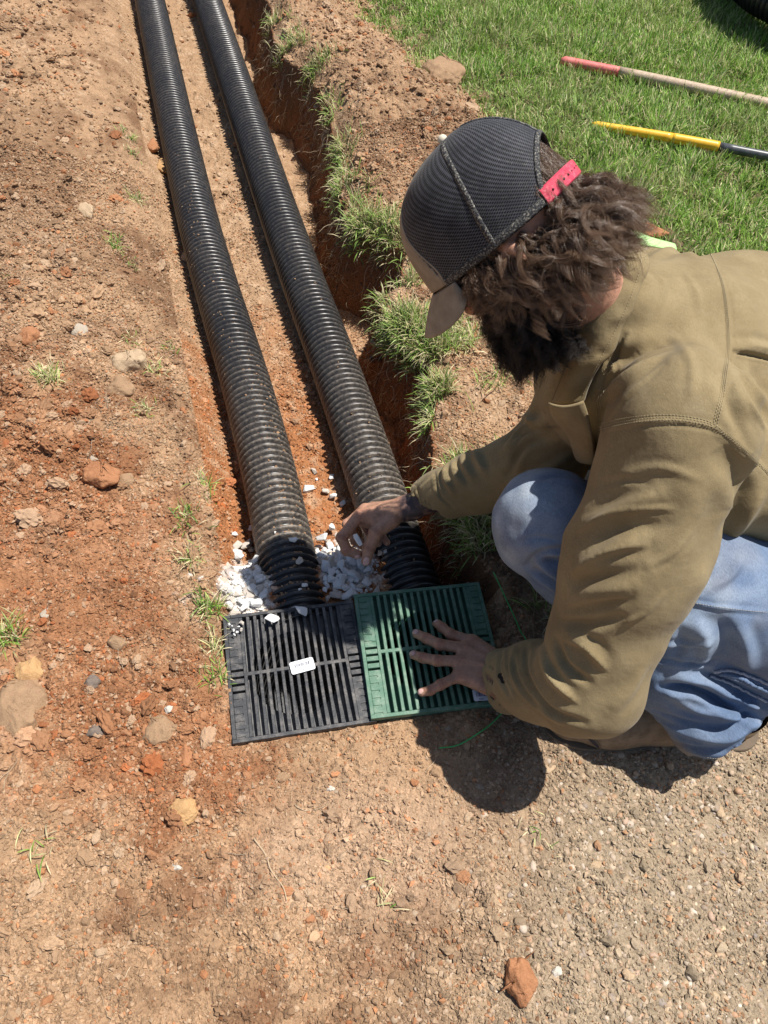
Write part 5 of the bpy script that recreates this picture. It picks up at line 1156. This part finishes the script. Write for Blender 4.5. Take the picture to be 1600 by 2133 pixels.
# arc length coordinates on each panel
uu = au * .100 * (1 - .55 * vu ** 2.2) ; vv = vu * .185
uv.data.foreach_set('uv', np.stack([uu[li], vv[li]], -1).astype(np.float32).ravel())
md = capo.modifiers.new('Solidify', 'SOLIDIFY'); md.thickness = .0012; md.offset = 0
V, q_, au, vu = sub(isfront); o = mesh_np('front_panel', V, q_, capcan, man); o.parent = capo; md = o.modifiers.new('Solidify', 'SOLIDIFY'); md.thickness = .0022; md.offset = 0
def capline(pts, off, w, th, name, mat, n=60):
    A = spline(np.array(pts, float), n); P = crown(A[:, 0], A[:, 1]); e = 1e-3
    N = np.cross(crown(A[:, 0] + e, A[:, 1]) - P, crown(A[:, 0], np.clip(A[:, 1] + e, 0, .9999)) - P); N /= np.linalg.norm(N, axis=1)[:, None] + 1e-12
    ctr = hd(-.01, 0, .03); N *= np.sign(((P - ctr) * N).sum(1))[:, None]; P = P + N * off; tg = np.gradient(P, axis=0); tg /= np.linalg.norm(tg, axis=1)[:, None] + 1e-12; S = np.cross(tg, N)
    V = np.stack([P - S * w, P - S * w * .5 + N * th, P + S * w * .5 + N * th, P + S * w, P - N * .001], 1).reshape(-1, 3)
    i = np.arange(n - 1)[:, None] * 5; j = np.arange(5)[None]; k = (j + 1) % 5
    o = mesh_np(name, V, np.stack([i + j, i + k, i + 5 + k, i + 5 + j], -1).reshape(-1, 4), mat, man); o.parent = capo; return P, N, S
D2 = math.radians
for azs in (92, -92): capline([(D2(azs), 0.0), (D2(azs), .3), (D2(azs), .6), (D2(azs * .97), .85), (D2(azs * .9), .985)], .0008, .0042, .0012, 'seam_tape', tapem)
capline([(D2(180), .52), (D2(180), .7), (D2(180), .85), (D2(180), .985)], .0008, .0042, .0012, 'seam_tape', tapem)
t = np.linspace(-1, 1, 15); capline([(math.pi + a_ * OPW * 1.0, OPH * math.sqrt(max(0, 1 - (a_ * .999) ** 2)) + .01) for a_ in np.sin(t * math.pi / 2)], .0008, .0045, .0014, 'opening_binding', tapem, 120)
for sg in (1, -1): capline([(D2(sg * 50), .018), (D2(sg * 75), .018), (D2(sg * 108), .018), (D2(sg * 136), .018)], .0006, .0065, .0010, 'rim_band', tapem)
for sg in (1, -1): capline([(D2(sg * 50), .0), (D2(sg * 49), .2), (D2(sg * 37), .5), (D2(sg * 25), .75), (D2(sg * 16), .93), (D2(sg * 13), .985)], .0008, .0022, .0009, 'front_piping', capcan)
tp = crown(np.array([0.0]), np.array([.9995]))[0]
q = MB(); q.add(ICO2[0] @ np.diag([.0075, .0075, .0075]) + tp + HU * .002, T=ICO2[1]); q.build('top_button', butm, man, smooth=True).parent = capo
# adjustable strap across the opening
n = 50; a = np.linspace(D2(134), D2(226), n); st = []
for du, dr in ((-.010, .0022), (-.008, .0040), (.011, .0040), (.013, .0022)):
    rk = 1 + (dr + .000) / .11; st.append(RC + (CAPA * rk * np.cos(a))[:, None] * HF + (CAPB * rk * np.sin(a))[:, None] * HL + (du + .004 + .002 * np.sin(a * 3))[:, None] * HU)
V = np.stack(st, 1).reshape(-1, 3); i = np.arange(n - 1)[:, None] * 4; j = np.arange(4)[None]; k = (j + 1) % 4
sto = mesh_np('snap_strap', V, np.stack([i + j, i + k, i + 4 + k, i + 4 + j], -1).reshape(-1, 4), strapm, man, False); sto.parent = capo
q = MB(); 
for k in range(7):
    a_ = D2(142 + k * 6.2); rk = 1 + .0042 / .11; c = RC + CAPA * rk * math.cos(a_) * HF + CAPB * rk * math.sin(a_) * HL + .0065 * HU; q.add(ICO1[0] * (.0019 if k < 4 else .0012) + c, T=ICO1[1])
q.build('strap_holes', holem, man, smooth=True).parent = capo
# brim: curved down at its sides
na, nr_ = 40, 14; ph = np.linspace(-D2(58), D2(58), na); rr = np.linspace(0, 1, nr_)
PH, RR = np.meshgrid(ph, rr, indexing='ij'); root = RC + (CAPF * np.cos(PH))[..., None] * HF + (CAPB * np.sin(PH))[..., None] * HL
ln = .066 * np.cos(PH * .5) ** .8 * np.sqrt(np.clip(1 - (np.abs(PH) / D2(58)) ** 4, 0, 1)); outd = np.cos(PH)[..., None] * HF + .25 * np.sin(PH)[..., None] * HL
pitch = D2(30); d_ = outd * math.cos(pitch) - HU * math.sin(pitch)
lat = .97 * np.sin(PH); G_ = root + d_ * (ln * RR)[..., None] - HU[None, None] * (.030 * np.abs(lat) ** 2 * RR ** 1.2 + .004)[..., None] - HU * (.010 * RR ** 2)[..., None]
k = na * nr_; ii_ = np.arange(na - 1)[:, None] * nr_ + np.arange(nr_ - 1)[None]; f1 = np.stack([ii_, ii_ + 1, ii_ + nr_ + 1, ii_ + nr_], -1).reshape(-1, 4)
o = mesh_np('brim', G_.reshape(-1, 3), f1, capcan, man); o.parent = capo; md = o.modifiers.new('Solidify', 'SOLIDIFY'); md.thickness = .0038; md.offset = 0

# --- hair and beard: strands growing in curled locks
def hair_obj(name, P, rad, mat, label=None):
    k, n, _ = P.shape; hc = bpy.data.hair_curves.new(name); hc.add_curves([n] * k)
    hc.attributes['position'].data.foreach_set('vector', (P.reshape(-1, 3) - np.array(man.location)).astype(np.float32).ravel())
    ra = hc.attributes.get('radius') or hc.attributes.new('radius', 'FLOAT', 'POINT')
    ra.data.foreach_set('value', (np.tile(np.linspace(1, .35, n), k) * np.repeat(rad * rng.uniform(.7, 1.2, k), n)).astype(np.float32))
    hc.materials.append(mat); o = bpy.data.objects.new(name, hc); link(o, man)
    if label: o['label'] = label
    return o
def hairmat(name, c1, c2, rough):
    M = NT(name); hi = M.n('HairInfo'); c = M.mixc(hi.outputs['Random'], c1, c2); tip = M.mixc(M.math('MULTIPLY', hi.outputs['Intercept'], .5), c, tuple(np.array(c2) * 1.5))
    return M.done(tip, rough, Specular_IOR_Level=.55)
hmat = hairmat('brown_hair', (.036, .020, .0125), (.20, .125, .078), .27); bmat = hairmat('dark_beard', (.0045, .0028, .002), (.012, .007, .005), .5)
cran_c = np.array([-.006, 0, .010]); cran_r = np.array([.106, .086, .112])
def locks(name, roots, dirs, L, mat, per, spread, curl, pitch, r, n=15, down=None, frizz=.0012, pull=1.0, tuck=1.0):
    out = []
    tip = L[:, None] * np.linspace(0, 1, n)[None]
    for p, d, l in zip(roots, dirs, L):
        d = d / np.linalg.norm(d); P = [p]; cur = d.copy(); st = l / (n - 1)
        for k in range(n - 1):
            cur = cur + down * pull * (st / .045); cur /= np.linalg.norm(cur); P.append(P[-1] + cur * st)
        P = np.array(P); e1 = np.cross(d, down + .01); e1 /= np.linalg.norm(e1); e2 = np.cross(d, e1); s = np.linspace(0, l, n); ph0 = r.uniform(0, 6.28); sg = r.choice([-1, 1]); pt = pitch * r.uniform(.75, 1.35)
        amp = curl * r.uniform(.6, 1.3) * np.clip(s / (.35 * l), 0, 1)
        G = P + (np.cos(ph0 + sg * 2 * np.pi * s / pt) * amp)[:, None] * e1 + (np.sin(ph0 + sg * 2 * np.pi * s / pt) * amp)[:, None] * e2
        k = int(per * r.uniform(.7, 1.3)); a = r.uniform(0, 2 * np.pi, k); rr = spread * np.sqrt(r.uniform(0, 1, k)); cl = 1 - .55 * (s / l) ** 1.0
        off = (np.cos(a) * rr)[:, None, None] * e1 + (np.sin(a) * rr)[:, None, None] * e2; fz = r.normal(0, frizz, (k, n, 3)); fz = np.cumsum(fz, 1) * .55
        lenf = r.uniform(.7, 1.08, k)[:, None, None]; Q = G[0] + (G[None] - G[0]) * lenf + off * cl[None, :, None] + fz
        out.append(Q)
    return np.concatenate(out)
def skull_out(h):      # h in head coordinates -> outward normal in head coordinates
    g = (h - cran_c) / cran_r ** 2; return g / np.linalg.norm(g, axis=-1)[..., None]
r3 = np.random.default_rng(21)
DN = -HU * .80 - HF * .25 + np.array([0, 0, -1]) * .30; DN = DN / np.linalg.norm(DN)
# sides, back and nape
k = 520; az = r3.uniform(D2(50), D2(310), k); el_ = r3.uniform(-1.0, -.14, k)
lp = np.stack([cran_r[0] * np.cos(az) * np.cos(el_ * .9), cran_r[1] * np.sin(az) * np.cos(el_ * .9), cran_r[2] * np.sin(el_)], -1) + cran_c
keep = ~((np.cos(az) > .1) & (lp[:, 2] < -.055)); lp = lp[keep]; nn_ = skull_out(lp); rt = RC + lp @ HM; nw = nn_ @ HM; k = len(rt)
fb = np.cos(az[keep]) 
up_ = sst(-.06, -.005, lp[:, 2])[:, None]; dirs = nw * r3.uniform(.5, 1.1, (k, 1)) * (1 - .5 * up_) + (-HF * .35 - HU * (.25 + .65 * up_)) + r3.normal(0, .28, (k, 3)); dirs = dirs - HF * np.clip(-fb, 0, 1)[:, None] * .35
Lh = r3.uniform(.055, .125, k) * np.where(fb > .05, .62, 1.0) * np.where(lp[:, 2] < -.04, .8, 1.0)
P1 = locks('hair', rt, dirs, Lh, hmat, 62, .0046, .0125, .080, r3, 21, DN, .0004, .36)
rt0, dirs0, L0 = rt, dirs, Lh
# tuft showing through the opening of the cap
k = 130; az = math.pi + r3.uniform(-.8, .8, k); v_ = r3.uniform(0.0, .60, k); rt = crown(az, v_) ; ctr = hd(0, 0, .03); rt = ctr + (rt - ctr) * .875; d0 = (rt - ctr); d0 /= np.linalg.norm(d0, axis=1)[:, None]
P2 = locks('hair', rt, d0 * .28 - HU * .85 + HL * .3 + r3.normal(0, .08, (k, 3)), r3.uniform(.035, .06, k), hmat, 60, .006, .002, .06, r3, 21, -HU, .0004, .35)
kf = 700; ix = r3.integers(0, len(rt0), kf); P5 = locks('hair', rt0[ix], dirs0[ix] + r3.normal(0, .3, (kf, 3)), L0[ix] * r3.uniform(.9, 1.25, kf), hmat, 2.4, .004, .015, .055, r3, 21, DN, .0010, .30)
hair_obj('hair', np.concatenate([P1, P2, P5]), .00019, hmat, 'curly brown hair falling from under the cap over ear and collar')
# beard over jaw and chin
k = 560; az = r3.uniform(D2(-82), D2(84), k); u_ = r3.uniform(-.155, -.050, k); jr = .062 + .02 * np.cos(az)
hx = .020 + (.064 - .10 * np.clip(-u_ - .12, 0, 1)) * np.cos(az); hy = .056 * np.sin(az) * (1 - 3.2 * np.clip(-u_ - .10, 0, 1)); hz = u_ + .035 * (1 - np.cos(az))
lp = np.stack([hx, hy, hz], -1); keep = ~((np.abs(az) < .5) & (u_ > -.10)); lp = lp[keep]; k = len(lp); nh = np.stack([hx - .02, hy, -.02 + 0 * hx], -1)[keep]; nh /= np.linalg.norm(nh, axis=1)[:, None]
P3 = locks('beard', RC + lp @ HM, nh @ HM * .7 - HU * .75 + HF * .12 + r3.normal(0, .3, (k, 3)), r3.uniform(.045, .085, k), bmat, 44, .0060, .0060, .024, r3, 15, -HU * .8 - np.array([0, 0, .4]), .0009, .3)
k = 190; t_ = r3.uniform(0, 1, (k, 1)); base = hd(.060, .0, -.140) * (1 - t_) + hd(.020, .030, -.135) * t_; rt = base + r3.normal(0, .014, (k, 3))
P3b = locks('beard', rt, -HU * .6 + HF * .3 + HL * .1 + r3.normal(0, .3, (k, 3)), r3.uniform(.04, .07, k), bmat, 50, .0065, .006, .024, r3, 15, -HU * .8 - np.array([0, 0, .3]), .0009, .3)
P3 = np.concatenate([P3, P3b])
hair_obj('beard', P3, .00028, bmat, 'full black beard in deep shade')
k = 210; az = r3.uniform(D2(40), D2(84), k) * r3.choice([-1, 1], k, p=[.4, .6]); u_ = r3.uniform(-.075, -.004, k); lp = np.stack([.100 * np.cos(az), .084 * np.sin(az), u_], -1)
P4 = locks('sideburn', RC + lp @ HM, skull_out(lp) @ HM * .5 - HU * .5 + HF * .25 + r3.normal(0, .3, (k, 3)), r3.uniform(.022, .045, k), hmat, 34, .007, .006, .03, r3, 13, -HU, .0009, .25)
hair_obj('sideburn', P4, .00024, hmat)
# --- stones held in the right hand
stone(A3(745, 1124, .105), .0165, 5, "white stone pinched between thumb and forefinger of the man's right hand", GW, rot=(.1, .25, 1.75), scale=np.array([1.6, .85, .8]))
stone(A3(790, 1152, .030), .0115, 8, "small bluish white stone just under the man's curled right fingers", GW)
stone(A3(803, 1148, .026), .0095, 2, "smallest white stone beside the curled right fingers on the right pipe", GW)
